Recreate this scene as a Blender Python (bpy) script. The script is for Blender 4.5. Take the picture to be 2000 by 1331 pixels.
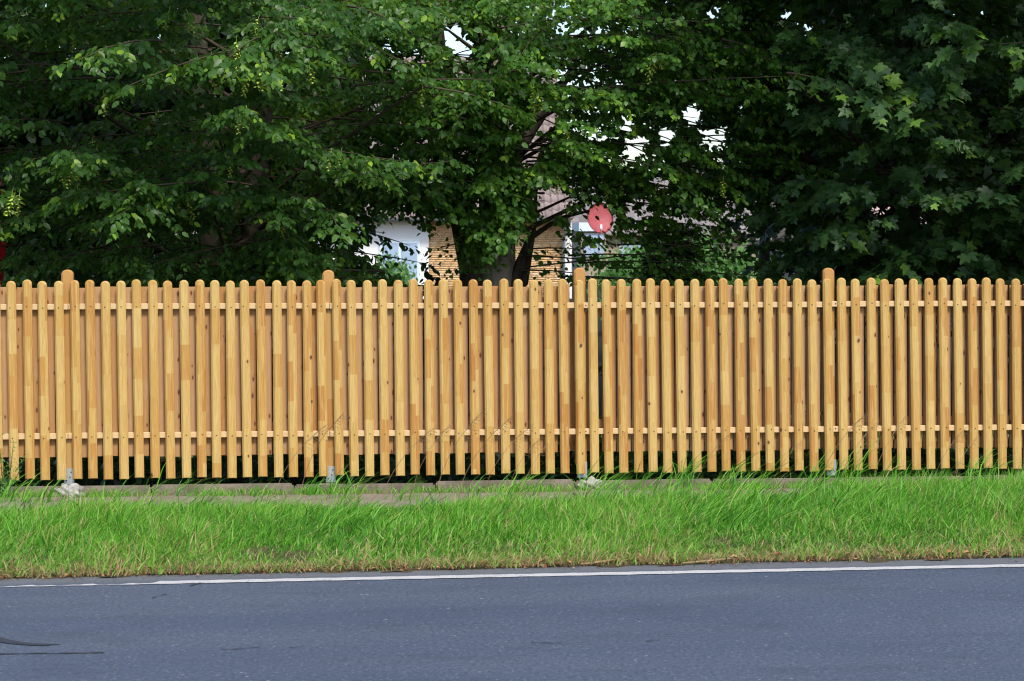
import bpy, bmesh, math, random
import numpy as np
from mathutils import Vector, Matrix

for _o in list(bpy.data.objects):
    bpy.data.objects.remove(_o)
scene = bpy.context.scene
COL = scene.collection
RAD = math.radians

# ------------------------------------------------------------------ camera, sky, sun, exposure
YAW = RAD(4.98)
EYE = Vector((-13.24 * math.sin(YAW), -13.24 * math.cos(YAW), 1.817))
cam_d = bpy.data.cameras.new('camera')
cam = bpy.data.objects.new('camera', cam_d)
COL.objects.link(cam)
cam.location = EYE
cam.rotation_euler = (RAD(90), 0, -YAW)
cam_d.sensor_width = 36.0
cam_d.lens = 64.8
cam_d.shift_y = -(665.5 - 459.0) / 2000.0
cam_d.clip_start = 0.1
cam_d.clip_end = 2000.0
cam_d.dof.use_dof = True
cam_d.dof.focus_distance = 13.6
cam_d.dof.aperture_fstop = 7.0
scene.camera = cam

SUN_ELEV, SUN_AZ = RAD(51), RAD(163)      # azimuth clockwise from +Y: behind the camera, to the right
world = bpy.data.worlds.new('World')
scene.world = world
world.use_nodes = True
wn = world.node_tree
wn.nodes.clear()
sky = wn.nodes.new('ShaderNodeTexSky')
sky.sky_type = 'NISHITA'
sky.sun_disc = False
sky.sun_elevation = SUN_ELEV
sky.sun_rotation = SUN_AZ
sky.air_density = 1.0
sky.dust_density = 1.6
sky.ozone_density = 1.0
bg = wn.nodes.new('ShaderNodeBackground')
bg.inputs['Strength'].default_value = 0.13
wo = wn.nodes.new('ShaderNodeOutputWorld')
wn.links.new(sky.outputs[0], bg.inputs[0])
wn.links.new(bg.outputs[0], wo.inputs[0])

sun_d = bpy.data.lights.new('sun', 'SUN')
sun_d.energy = 2.3
sun_d.angle = RAD(12)
sun_d.color = (1.0, 0.93, 0.82)
sun = bpy.data.objects.new('sun', sun_d)
COL.objects.link(sun)
_sd = Vector((math.sin(SUN_AZ) * math.cos(SUN_ELEV), math.cos(SUN_AZ) * math.cos(SUN_ELEV), math.sin(SUN_ELEV)))
sun.rotation_euler = (-_sd).to_track_quat('-Z', 'Y').to_euler()
sun.location = (3, -8, 12)

scene.view_settings.view_transform = 'Standard'
scene.view_settings.look = 'None'
scene.view_settings.gamma = 1.0
scene.view_settings.use_curve_mapping = False
scene.view_settings.exposure = 0.90
scene.render.engine = 'CYCLES'
cy = scene.cycles
cy.use_denoising = True
cy.max_bounces = 6
cy.diffuse_bounces = 3
cy.glossy_bounces = 2
cy.transmission_bounces = 3
cy.use_adaptive_sampling = True
cy.adaptive_threshold = 0.005
cy.pixel_filter_type = 'BLACKMAN_HARRIS'
cy.filter_width = 1.15

# ------------------------------------------------------------------ helpers: objects
def tag(o, label=None, cat=None, group=None, kind=None):
    if label: o['label'] = label
    if cat: o['category'] = cat
    if group: o['group'] = group
    if kind: o['kind'] = kind
    return o

def empty(name, loc=(0, 0, 0)):
    o = bpy.data.objects.new(name, None)
    o.empty_display_size = 0.1
    o.location = loc
    COL.objects.link(o)
    return o

def link(name, me, mat=None, parent=None, loc=None, rot=None, scale=None):
    if mat is not None and len(me.materials) == 0:
        me.materials.append(mat)
    o = bpy.data.objects.new(name, me)
    COL.objects.link(o)
    if parent is not None:
        o.parent = parent
    if loc is not None: o.location = loc
    if rot is not None: o.rotation_euler = rot
    if scale is not None: o.scale = scale
    return o

def mesh_bm(name, bm, smooth=False):
    me = bpy.data.meshes.new(name)
    bmesh.ops.recalc_face_normals(bm, faces=bm.faces)
    if smooth:
        for f in bm.faces: f.smooth = True
    bm.to_mesh(me)
    bm.free()
    return me

def mesh_np(name, V, F, attrs=None, smooth=False):
    """V (n,3); F (m,k) all faces with k corners; attrs {name: per-face float array}"""
    me = bpy.data.meshes.new(name)
    V = np.ascontiguousarray(V, dtype=np.float32)
    F = np.ascontiguousarray(F, dtype=np.int32)
    n, m, k = len(V), len(F), F.shape[1]
    me.vertices.add(n)
    me.vertices.foreach_set('co', V.ravel())
    me.loops.add(m * k)
    me.loops.foreach_set('vertex_index', F.ravel())
    me.polygons.add(m)
    me.polygons.foreach_set('loop_start', np.arange(0, m * k, k, dtype=np.int32))
    me.polygons.foreach_set('loop_total', np.full(m, k, dtype=np.int32))
    me.update(calc_edges=True)
    if attrs:
        for an, av in attrs.items():
            a = me.attributes.new(an, 'FLOAT', 'FACE')
            a.data.foreach_set('value', np.ascontiguousarray(av, dtype=np.float32))
    if smooth:
        me.polygons.foreach_set('use_smooth', np.ones(m, dtype=bool))
    return me

def box_bm(bm, x0, x1, y0, y1, z0, z1):
    vs = [bm.verts.new((x, y, z)) for z in (z0, z1) for y in (y0, y1) for x in (x0, x1)]
    for f in ((0, 1, 3, 2), (4, 5, 7, 6), (0, 1, 5, 4), (2, 3, 7, 6), (0, 2, 6, 4), (1, 3, 7, 5)):
        bm.faces.new([vs[i] for i in f])
    return vs

def box(name, b, mat, parent=None, bev=0.0):
    bm = bmesh.new()
    box_bm(bm, *b)
    if bev:
        bmesh.ops.bevel(bm, geom=bm.edges[:], offset=bev, segments=1, affect='EDGES')
    return link(name, mesh_bm(name, bm), mat, parent)

def tube_bm(bm, pts, radii, sides=6, cap=True):
    pts = [Vector(p) for p in pts]
    rings = []
    up = Vector((0, 0, 1))
    for i, p in enumerate(pts):
        t = (pts[min(i + 1, len(pts) - 1)] - pts[max(i - 1, 0)])
        if t.length < 1e-9: t = Vector((0, 0, 1))
        t.normalize()
        ref = up if abs(t.dot(up)) < 0.95 else Vector((1, 0, 0))
        s = t.cross(ref).normalized()
        u = s.cross(t)
        rings.append([bm.verts.new(p + radii[i] * (math.cos(2 * math.pi * k / sides) * s + math.sin(2 * math.pi * k / sides) * u)) for k in range(sides)])
    for a, b in zip(rings, rings[1:]):
        for k in range(sides):
            bm.faces.new((a[k], a[(k + 1) % sides], b[(k + 1) % sides], b[k]))
    if cap:
        bm.faces.new(rings[0][::-1])
        bm.faces.new(rings[-1])

def prism_arch(name, w, h, t, cham, arch, n=8, chz=None):
    """upright board, front face at y=-t, back at y=0, rounded head, chamfered front edges"""
    def outline(inset):
        hw = w / 2 - inset
        ah = arch - inset * 0.2
        base = h - arch
        pts = [(-hw, inset * 0.4)]
        for k in range(n + 1):
            a = math.pi - math.pi * k / n
            pts.append((hw * math.cos(a), base + (ah - inset * .5) * math.sin(a)))
        pts.append((hw, inset * 0.4))
        return pts
    o, i_ = outline(0.0), outline(cham)
    bm = bmesh.new()
    yb, ym, yf = 0.0, -(t - cham * 0.95), -t
    R = [[bm.verts.new((x, y, z)) for x, z in pts] for pts, y in ((o, yb), (o, ym), (i_, yf))]
    m = len(o)
    for a, b in zip(R, R[1:]):
        for k in range(m):
            bm.faces.new((a[k], a[(k + 1) % m], b[(k + 1) % m], b[k]))
    bm.faces.new(R[0]); bm.faces.new(R[-1])
    return mesh_bm(name, bm)

# ------------------------------------------------------------------ helpers: materials
class NT:
    def __init__(s, name):
        s.m = bpy.data.materials.new(name)
        s.m.use_nodes = True
        s.t = s.m.node_tree
        s.t.nodes.clear()
        s.out = s.t.nodes.new('ShaderNodeOutputMaterial')
    def n(s, typ, **kw):
        nd = s.t.nodes.new('ShaderNode' + typ)
        for k, v in kw.items(): setattr(nd, k, v)
        return nd
    def put(s, sock, v):
        if isinstance(v, bpy.types.NodeSocket): s.t.links.new(v, sock)
        elif v is not None:
            if sock.type == 'RGBA' and len(v) == 3: v = (*v, 1)
            sock.default_value = v
    def math(s, op, a, b=None, c=None, clamp=False):
        nd = s.n('Math', operation=op, use_clamp=clamp)
        s.put(nd.inputs[0], a)
        if b is not None: s.put(nd.inputs[1], b)
        if c is not None: s.put(nd.inputs[2], c)
        return nd.outputs[0]
    def mix(s, f, a, b, blend='MIX'):
        nd = s.n('Mix', data_type='RGBA', blend_type=blend)
        s.put(nd.inputs[0], f); s.put(nd.inputs[6], a); s.put(nd.inputs[7], b)
        return nd.outputs[2]
    def ramp(s, f, stops, interp='LINEAR'):
        nd = s.n('ValToRGB')
        cr = nd.color_ramp
        cr.interpolation = interp
        while len(cr.elements) < len(stops): cr.elements.new(0.5)
        for e, (p, c) in zip(cr.elements, stops):
            e.position = p; e.color = (*c, 1)
        s.put(nd.inputs[0], f)
        return nd.outputs[0]
    def sep(s, v):
        nd = s.n('SeparateXYZ'); s.put(nd.inputs[0], v); return nd.outputs
    def comb(s, x, y, z):
        nd = s.n('CombineXYZ')
        for i, v in enumerate((x, y, z)): s.put(nd.inputs[i], v)
        return nd.outputs[0]
    def noise(s, vec, scale, detail=2, rough=0.5, dist=0.0):
        nd = s.n('TexNoise')
        s.put(nd.inputs['Vector'], vec)
        nd.inputs['Scale'].default_value = scale
        nd.inputs['Detail'].default_value = detail
        nd.inputs['Roughness'].default_value = rough
        nd.inputs['Distortion'].default_value = dist
        return nd.outputs['Fac']
    def obj(s): return s.n('TexCoord').outputs['Object']
    def pos(s): return s.n('NewGeometry').outputs['Position']
    def rand(s): return s.n('ObjectInfo').outputs['Random']
    def attr(s, name):
        return s.n('Attribute', attribute_name=name).outputs['Fac']
    def map(s, v, lo, hi, a=0.0, b=1.0):
        nd = s.n('MapRange'); nd.clamp = True
        s.put(nd.inputs[0], v)
        for i, q in enumerate((lo, hi, a, b)): nd.inputs[i + 1].default_value = q
        return nd.outputs[0]
    def bump(s, h, strength=0.3, dist=0.01):
        nd = s.n('Bump')
        nd.inputs['Strength'].default_value = strength
        nd.inputs['Distance'].default_value = dist
        s.put(nd.inputs['Height'], h)
        return nd.outputs[0]
    def bsdf(s, col, rough=0.6, spec=0.4, nrm=None, metal=0.0):
        nd = s.n('BsdfPrincipled')
        s.put(nd.inputs['Base Color'], col)
        s.put(nd.inputs['Roughness'], rough)
        s.put(nd.inputs['Specular IOR Level'], spec)
        s.put(nd.inputs['Metallic'], metal)
        if nrm is not None: s.put(nd.inputs['Normal'], nrm)
        return nd.outputs[0]
    def done(s, sh):
        s.t.links.new(sh, s.out.inputs[0]); return s.m

def m_plain(name, col, rough=0.6, spec=0.4, var=0.12, scale=6.0, metal=0.0, bump=0.0):
    t = NT(name)
    v = t.noise(t.obj(), scale, 4, 0.6)
    c = t.mix(t.map(v, .25, .75), tuple(x * (1 - var) for x in col), tuple(min(1, x * (1 + var)) for x in col))
    nr = t.bump(t.noise(t.obj(), scale * 8, 3), bump, 0.004) if bump else None
    return t.done(t.bsdf(c, rough, spec, nr, metal))

def wood_grain(t, x, y, z, r):
    v = t.comb(t.math('MULTIPLY_ADD', x, 1.0, t.math('MULTIPLY', r, 31.0)), y, t.math('MULTIPLY', t.math('MULTIPLY_ADD', r, 17.0, z), 0.045))
    fine = t.noise(v, 260, 3, .65)
    broad = t.noise(v, 55, 2, .5, 1.5)
    return fine, broad

def knots(t, x, z, r, sx, sz, thr, gate):
    v = t.comb(t.math('MULTIPLY_ADD', x, sx, t.math('MULTIPLY', r, 57.0)), t.math('MULTIPLY_ADD', z, sz, t.math('MULTIPLY', r, 113.0)), 0.0)
    vo = t.n('TexVoronoi', voronoi_dimensions='2D', feature='F1')
    t.put(vo.inputs['Vector'], v); vo.inputs['Scale'].default_value = 1.0
    cell = t.n('SeparateColor'); t.put(cell.inputs[0], vo.outputs['Color'])
    on = t.math('GREATER_THAN', cell.outputs[0], gate)
    size = t.math('MULTIPLY_ADD', cell.outputs[1], thr * .8, thr * .45)
    k = t.math('DIVIDE', vo.outputs['Distance'], size)
    core = t.math('MULTIPLY', t.math('SUBTRACT', 1.0, t.math('SMOOTH_MIN', k, 1.0, 0.25), clamp=True), on)
    halo = t.math('MULTIPLY', t.math('SUBTRACT', 1.0, t.math('MULTIPLY', k, .38), clamp=True), on)
    return t.math('MULTIPLY', core, 1.8, clamp=True), halo

def m_picket():
    t = NT('glued_pine')
    x, y, z = t.sep(t.obj())
    r = t.rand()
    r2 = t.math('FRACT', t.math('MULTIPLY', r, 97.31))
    r3 = t.math('FRACT', t.math('MULTIPLY', r, 311.7))
    # finger-jointed lengths, now and then split lengthways
    split = t.math('MULTIPLY', t.math('GREATER_THAN', x, t.math('MULTIPLY_ADD', r2, .04, -.02)), t.math('GREATER_THAN', r3, .45))
    w = t.math('ADD', t.math('MULTIPLY_ADD', z, 3.6, t.math('MULTIPLY', r, 91.0)), t.math('MULTIPLY', split, 41.3))
    vo = t.n('TexVoronoi', voronoi_dimensions='1D', feature='F1')
    t.put(vo.inputs['W'], w); vo.inputs['Scale'].default_value = 1.0
    cc = t.n('SeparateColor'); t.put(cc.inputs[0], vo.outputs['Color'])
    blk = t.math('MULTIPLY_ADD', cc.outputs[0], .62, t.math('MULTIPLY', r3, .34))
    base = t.ramp(blk, [(0.0, (.54, .375, .132)), (.38, (.515, .335, .105)), (.58, (.46, .265, .068)), (.80, (.42, .20, .046)), (1.0, (.36, .135, .027))])
    fine, broad = wood_grain(t, x, y, z, t.math('ADD', r, cc.outputs[1]))
    c = t.mix(t.map(fine, .38, .66, 0, .45), base, (.27, .128, .026))
    c = t.mix(t.map(broad, .45, .72, 0, .45), c, (.60, .45, .17))
    core, halo = knots(t, x, z, r, 12.0, 7.5, .15, .93)
    c = t.mix(t.math('MULTIPLY', halo, .30), c, (.42, .22, .08))
    c = t.mix(core, c, (.10, .045, .02))
    nr = t.bump(fine, .25, .002)
    return t.done(t.bsdf(c, .5, .35, nr))

def m_board():
    t = NT('spruce_board')
    x, y, z = t.sep(t.obj())
    r = t.rand()
    r2 = t.math('FRACT', t.math('MULTIPLY', r, 71.7))
    base = t.ramp(r2, [(0.0, (.46, .275, .140)), (.5, (.435, .25, .115)), (.8, (.42, .22, .085)), (1.0, (.40, .19, .060))])
    fine, broad = wood_grain(t, x, y, z, r)
    c = t.mix(t.map(fine, .35, .7, 0, .35), base, (.28, .135, .055))
    c = t.mix(t.map(broad, .45, .75, 0, .4), c, (.50, .32, .165))
    big = t.noise(t.comb(t.math('ADD', x, t.math('MULTIPLY', r, 40.)), 0.0, t.math('MULTIPLY', z, .5)), 9, 3, .6)
    c = t.mix(t.map(big, .54, .74, 0, .35), c, (.50, .37, .25))
    core, halo = knots(t, x, z, r, 17.0, 7.0, .15, .62)
    c = t.mix(t.math('MULTIPLY', halo, .35), c, (.36, .17, .08))
    c = t.mix(core, c, (.13, .05, .025))
    return t.done(t.bsdf(c, .6, .25, t.bump(fine, .3, .002)))

def m_post():
    t = NT('round_head_post_wood')
    x, y, z = t.sep(t.obj())
    r = t.rand()
    vo = t.n('TexVoronoi', voronoi_dimensions='1D', feature='F1')
    t.put(vo.inputs['W'], t.math('MULTIPLY_ADD', z, 2.6, t.math('MULTIPLY', r, 60.)))
    vo.inputs['Scale'].default_value = 1.0
    cc = t.n('SeparateColor'); t.put(cc.inputs[0], vo.outputs['Color'])
    base = t.ramp(cc.outputs[0], [(0., (.46, .30, .11)), (.5, (.43, .23, .068)), (1., (.38, .175, .046))])
    fine, broad = wood_grain(t, x, y, z, r)
    c = t.mix(t.map(fine, .35, .7, 0, .3), base, (.36, .17, .05))
    return t.done(t.bsdf(c, .5, .35, t.bump(fine, .25, .002)))

def m_rail():
    t = NT('pale_rail_wood')
    x, y, z = t.sep(t.obj())
    fine, broad = wood_grain(t, z, y, x, t.rand())
    c = t.mix(t.map(fine, .3, .7), (.62, .46, .27), (.53, .36, .185))
    core, halo = knots(t, z, x, t.rand(), 9.0, 4.0, .16, .7)
    c = t.mix(t.math('MULTIPLY', halo, .35), c, (.55, .25, .10))
    return t.done(t.bsdf(c, .55, .3))

def m_asphalt():
    t = NT('asphalt')
    p = t.pos()
    x, y, z = t.sep(p)
    big = t.noise(p, .55, 3, .55)
    lane = t.noise(t.comb(t.math('MULTIPLY', x, .12), y, 0.0), 1.7, 2, .5)
    fine = t.noise(p, 48, 4, .75)
    vo = t.n('TexVoronoi', feature='F1'); t.put(vo.inputs['Vector'], p); vo.inputs['Scale'].default_value = 70.0
    cc = t.n('SeparateColor'); t.put(cc.inputs[0], vo.outputs['Color'])
    c = t.mix(t.map(big, .3, .7), (.056, .080, .127), (.075, .102, .154))
    c = t.mix(t.map(lane, .40, .64, 0, .75), c, (.090, .112, .158))
    c = t.mix(t.map(fine, .40, .66, 0, .75), c, (.026, .034, .050))
    st = t.math('MULTIPLY', t.math('GREATER_THAN', cc.outputs[0], .93), t.math('LESS_THAN', vo.outputs['Distance'], .42))
    c = t.mix(t.math('MULTIPLY', st, .45), c, (.20, .22, .25))
    vo2 = t.n('TexVoronoi', feature='F1'); t.put(vo2.inputs['Vector'], p); vo2.inputs['Scale'].default_value = 13.0
    c2 = t.n('SeparateColor'); t.put(c2.inputs[0], vo2.outputs['Color'])
    st2 = t.math('MULTIPLY', t.math('GREATER_THAN', c2.outputs[1], .86), t.math('LESS_THAN', vo2.outputs['Distance'], .10))
    c = t.mix(t.math('MULTIPLY', st2, .5), c, (.34, .34, .34))
    wear = t.noise(t.comb(t.math('MULTIPLY', x, .35), y, 0.0), 3.1, 5, .7)
    c = t.mix(t.map(wear, .52, .70, 0, .40), c, (.034, .044, .064))
    c = t.mix(t.map(t.noise(p, 9, 4, .7), .58, .74, 0, .35), c, (.11, .125, .15))
    edge = t.map(t.math('ADD', t.math('MULTIPLY_ADD', x, -.018, y), t.math('MULTIPLY', t.noise(p, 5, 3), .12)), -3.38, -3.22)
    c = t.mix(t.math('MULTIPLY', edge, .6), c, (.15, .15, .15))
    h = t.math('ADD', t.math('MULTIPLY', vo.outputs['Distance'], .6), fine)
    return t.done(t.bsdf(c, .72, .35, t.bump(h, .6, .006)))

def m_paint():
    t = NT('road_paint')
    p = t.pos()
    n1 = t.noise(p, 60, 4, .7)
    n2 = t.noise(p, 6, 3, .6)
    w = t.math('ADD', t.math('MULTIPLY', n1, .7), t.math('MULTIPLY', n2, .3))
    c = t.mix(t.map(w, .52, .64, 0, .75), (.46, .46, .47), (.15, .16, .19))
    return t.done(t.bsdf(c, .6, .3, t.bump(n1, .4, .003)))

def m_leaf(name, dark, mid, young, transl=.30, rough=.42, spec=.32):
    t = NT(name)
    a = t.attr('tint')
    c = t.ramp(a, [(0.0, dark), (.55, mid), (.80, tuple(.6 * m + .4 * y for m, y in zip(mid, young))), (1.0, young)])
    n = t.noise(t.pos(), 60, 2)
    c = t.mix(t.map(n, .3, .7, 0, .35), c, tuple(v * .6 for v in mid))
    sh = t.bsdf(c, rough, spec)
    tr = t.n('BsdfTranslucent')
    t.put(tr.inputs[0], t.mix(.5, c, tuple(min(1, v * 2.2) for v in young)))
    mx = t.n('MixShader'); mx.inputs[0].default_value = transl
    t.t.links.new(sh, mx.inputs[1]); t.t.links.new(tr.outputs[0], mx.inputs[2])
    return t.done(mx.outputs[0])

def m_leaf_single(name, dark, mid, young, **k):
    """for leaves that are objects of their own: the tint comes from the object's random number"""
    t = NT(name)
    r = t.rand()
    c = t.ramp(r, [(0.0, dark), (.6, mid), (.88, tuple(.55 * m + .45 * y for m, y in zip(mid, young))), (1.0, young)])
    n = t.noise(t.pos(), 60, 2)
    c = t.mix(t.map(n, .3, .7, 0, .35), c, tuple(v * .6 for v in mid))
    sh = t.bsdf(c, .42, .32)
    tr = t.n('BsdfTranslucent')
    t.put(tr.inputs[0], t.mix(.5, c, tuple(min(1, v * 2.2) for v in young)))
    mx = t.n('MixShader'); mx.inputs[0].default_value = .30
    t.t.links.new(sh, mx.inputs[1]); t.t.links.new(tr.outputs[0], mx.inputs[2])
    return t.done(mx.outputs[0])

def m_grass():
    t = NT('grass_blades')
    a = t.attr('tint')     # 0 deep green .. .5 fresh green .. 1 straw
    c = t.ramp(a, [(0.0, (.022, .095, .012)), (.25, (.050, .215, .013)), (.45, (.105, .36, .018)), (.60, (.22, .50, .05)), (.72, (.32, .38, .10)), (.85, (.46, .38, .19)), (1.0, (.34, .19, .09))])
    sh = t.bsdf(c, .5, .35)
    tr = t.n('BsdfTranslucent'); t.put(tr.inputs[0], c)
    mx = t.n('MixShader'); mx.inputs[0].default_value = .38
    t.t.links.new(sh, mx.inputs[1]); t.t.links.new(tr.outputs[0], mx.inputs[2])
    return t.done(mx.outputs[0])

def m_soil(name, a, b, scale=6.0, bump=.6):
    t = NT(name)
    p = t.pos()
    n1 = t.noise(p, scale, 5, .65)
    n2 = t.noise(p, scale * 14, 3, .6)
    c = t.mix(t.map(n1, .3, .7), a, b)
    c = t.mix(t.map(n2, .45, .75, 0, .5), c, tuple(v * .5 for v in a))
    return t.done(t.bsdf(c, .9, .15, t.bump(n2, bump, .01)))

def m_concrete(name, a, b):
    t = NT(name)
    p = t.obj()
    r = t.rand()
    pv = t.n('VectorMath', operation='ADD'); t.put(pv.inputs[0], p); t.put(pv.inputs[1], t.comb(t.math('MULTIPLY', r, 23.), 0., 0.))
    n1 = t.noise(pv.outputs[0], 7, 5, .65)
    n2 = t.noise(pv.outputs[0], 90, 3, .6)
    c = t.mix(t.map(n1, .32, .68), a, b)
    c = t.mix(t.map(n2, .5, .75, 0, .5), c, tuple(v * .55 for v in a))
    return t.done(t.bsdf(c, .85, .2, t.bump(n2, .5, .005)))

def m_bark(name, a, b):
    t = NT(name)
    x, y, z = t.sep(t.obj())
    n1 = t.noise(t.comb(x, y, t.math('MULTIPLY', z, .22)), 22, 4, .65, .4)
    n2 = t.noise(t.obj(), 3, 3)
    c = t.mix(t.map(n1, .3, .7), a, b)
    c = t.mix(t.map(n2, .5, .8, 0, .4), c, (.10, .11, .06))
    return t.done(t.bsdf(c, .9, .15, t.bump(n1, .8, .02)))

def m_attr(name, stops, rough=.8, spec=.2, var=.3):
    t = NT(name)
    c = t.ramp(t.attr('tint'), stops)
    n = t.noise(t.obj(), 25, 3)
    c = t.mix(t.map(n, .3, .75, 0, var), c, tuple(v * .55 for v in stops[0][1]))
    return t.done(t.bsdf(c, rough, spec))

def m_tile():
    t = NT('roof_tile_clay')
    r = t.rand()
    a = t.math('FRACT', t.math('ADD', r, t.attr('tint')))
    n = t.noise(t.pos(), 2.2, 4, .6)
    c = t.mix(a, (.19, .15, .145), (.27, .215, .205))
    c = t.mix(t.map(n, .4, .75, 0, .5), c, (.22, .18, .17))
    return t.done(t.bsdf(c, .75, .25))

M = {}
M['picket'] = m_picket(); M['board'] = m_board(); M['post'] = m_post(); M['rail'] = m_rail()
M['nail'] = m_plain('nail_head', (.035, .03, .028), .5, .4)
M['zinc'] = m_plain('galvanised_steel', (.50, .54, .58), .42, .5, .15, 40, .65)
M['bolt'] = m_plain('bolt_hole', (.05, .05, .055), .5, .4)
M['asphalt'] = m_asphalt(); M['paint'] = m_paint()
M['tar'] = m_plain('tar', (.036, .042, .058), .8, .2, .2, 10)
M['crack'] = m_plain('crack_fill', (.042, .048, .065), .8, .2, .2, 10)
M['verge'] = m_soil('verge_soil', (.055, .045, .025), (.10, .085, .045))
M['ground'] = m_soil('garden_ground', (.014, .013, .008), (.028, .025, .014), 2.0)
M['edgesoil'] = m_soil('path_soil', (.12, .095, .068), (.20, .16, .12), 9)
M['slab'] = m_concrete('paving_concrete', (.165, .135, .110), (.25, .215, .18))
M['edging'] = m_concrete('edging_concrete', (.13, .105, .082), (.24, .20, .16))
M['rubble'] = m_concrete('rough_concrete', (.17, .155, .135), (.40, .385, .36))
M['hornbeam'] = m_leaf('hornbeam_leaf', (.021, .058, .016), (.041, .115, .018), (.22, .38, .028), .26)
M['hornbeam1'] = m_leaf_single('hornbeam_leaf_single', (.025, .068, .017), (.048, .128, .020), (.21, .37, .030))
M['linden'] = m_leaf('round_leaf', (.026, .072, .016), (.054, .148, .019), (.23, .40, .028), .28)
M['linden1'] = m_leaf_single('round_leaf_single', (.030, .085, .017), (.062, .165, .022), (.23, .40, .030))
M['maple'] = m_leaf('maple_leaf', (.026, .060, .024), (.048, .116, .032), (.17, .32, .030), .22, .46, .36)
M['maple1'] = m_leaf_single('maple_leaf_single', (.032, .074, .028), (.058, .132, .038), (.17, .32, .030))
M['shadetoned'] = m_leaf('shade_toned_leaf', (.016, .038, .012), (.026, .062, .017), (.05, .12, .025), .18)  # shade under the canopy is painted into this leaf colour
M['shrub'] = m_leaf('shrub_leaf', (.05, .13, .03), (.10, .23, .05), (.18, .36, .08), .3)
M['needle'] = m_leaf('spruce_needle', (.010, .022, .014), (.016, .034, .02), (.03, .06, .03), .05, .6, .2)
M['seed'] = m_plain('seed_bract', (.32, .43, .065), .6, .3, .25, 30)
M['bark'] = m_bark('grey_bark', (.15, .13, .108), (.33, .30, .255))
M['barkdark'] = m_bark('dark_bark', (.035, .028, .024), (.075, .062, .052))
M['twig'] = m_plain('twig_bark', (.075, .055, .042), .8, .2, .2, 8)
M['grass'] = m_grass()
M['seedgrass'] = m_plain('dry_seed_stalk', (.24, .165, .085), .7, .2, .2, 20)
M['brick'] = m_attr('yellow_clinker', [(0., (.60, .37, .18)), (.4, (.65, .42, .21)), (.75, (.69, .46, .24)), (1., (.78, .60, .40))], .8, .2, .2)
M['mortar'] = m_plain('mortar', (.50, .36, .23), .9, .1)
M['render'] = m_plain('white_render', (.80, .80, .80), .8, .2, .03, 2)
M['farwall'] = m_plain('tan_render', (.34, .28, .22), .85, .2, .1, 2)
M['tile'] = m_tile()
M['gutter'] = m_plain('zinc_gutter', (.42, .49, .54), .4, .5, .08, 3, .3)
M['frame'] = m_plain('pale_blue_frame', (.62, .72, .80), .5, .4, .03)
M['pane'] = m_plain('window_pane', (.34, .45, .60), .08, .8, .1, 2)
M['door'] = m_plain('brown_door', (.20, .085, .045), .5, .4, .2, 12)
M['dish'] = m_plain('red_dish_paint', (.60, .15, .165), .5, .35, .05, 2)
M['white'] = m_plain('white_plastic', (.75, .75, .75), .4, .4, .03)
M['red'] = m_plain('red_cloth', (.45, .012, .018), .75, .2, .2, 8)
M['tile2'] = m_attr('grey_roof_tile', [(0., (.15, .135, .14)), (.5, (.20, .18, .185)), (1., (.25, .23, .225))])
M['tile3'] = m_attr('pinkish_roof_tile', [(0., (.36, .27, .25)), (.5, (.44, .33, .31)), (1., (.52, .41, .38))])
M['dead'] = m_attr('dead_leaf', [(0., (.12, .05, .03)), (.5, (.30, .12, .05)), (1., (.42, .27, .13))])

# ------------------------------------------------------------------ ground, road, verge, path
def sheet(name, x0, x1, nx, ylo, yhi, ny, zf, mat, parent=None):
    xs = np.linspace(x0, x1, nx)
    V = []
    for x in xs:
        a, b = ylo(x), yhi(x)
        for j in range(ny):
            y = a + (b - a) * j / (ny - 1)
            V.append((x, y, zf(x, y)))
    F = [(i * ny + j, (i + 1) * ny + j, (i + 1) * ny + j + 1, i * ny + j + 1) for i in range(nx - 1) for j in range(ny - 1)]
    return link(name, mesh_np(name, np.array(V), np.array(F), smooth=True), mat, parent)

rg = np.random.default_rng(7)
def wob(x, s=0):
    return (math.sin(x * 2.1 + s) * .35 + math.sin(x * 5.3 + 1.7 + s) * .25 + math.sin(x * 13.1 + s * 2) * .2 + math.sin(x * 31.7 + s) * .2)

def road_edge(x): return -3.175 + .030 * x + wob(x) * .028 - .0022 * x * x * 0

tag(sheet('ground', -700, 700, 2, lambda x: -700, lambda x: 700, 2, lambda x, y: -.035, M['ground']), kind='structure')
road = tag(sheet('road', -60, 60, 1601, lambda x: -10.6 + .018 * x, road_edge, 2, lambda x, y: 0.0, M['asphalt']), kind='structure')
# painted edge line, worn thin towards the left
def line_hi(x):
    c = -3.372 + .020 * x
    if x < -2.15: c -= .058 + .012 * math.sin(x * 23) + .01 * math.sin(x * 61)
    return c + .004 * math.sin(x * 37)
def line_lo(x):
    c = -3.450 + .020 * x
    return c + .004 * math.sin(x * 29 + 2)
sheet('edge_line', -12, 12, 700, line_lo, line_hi, 2, lambda x, y: .004, M['paint'], road)
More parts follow.
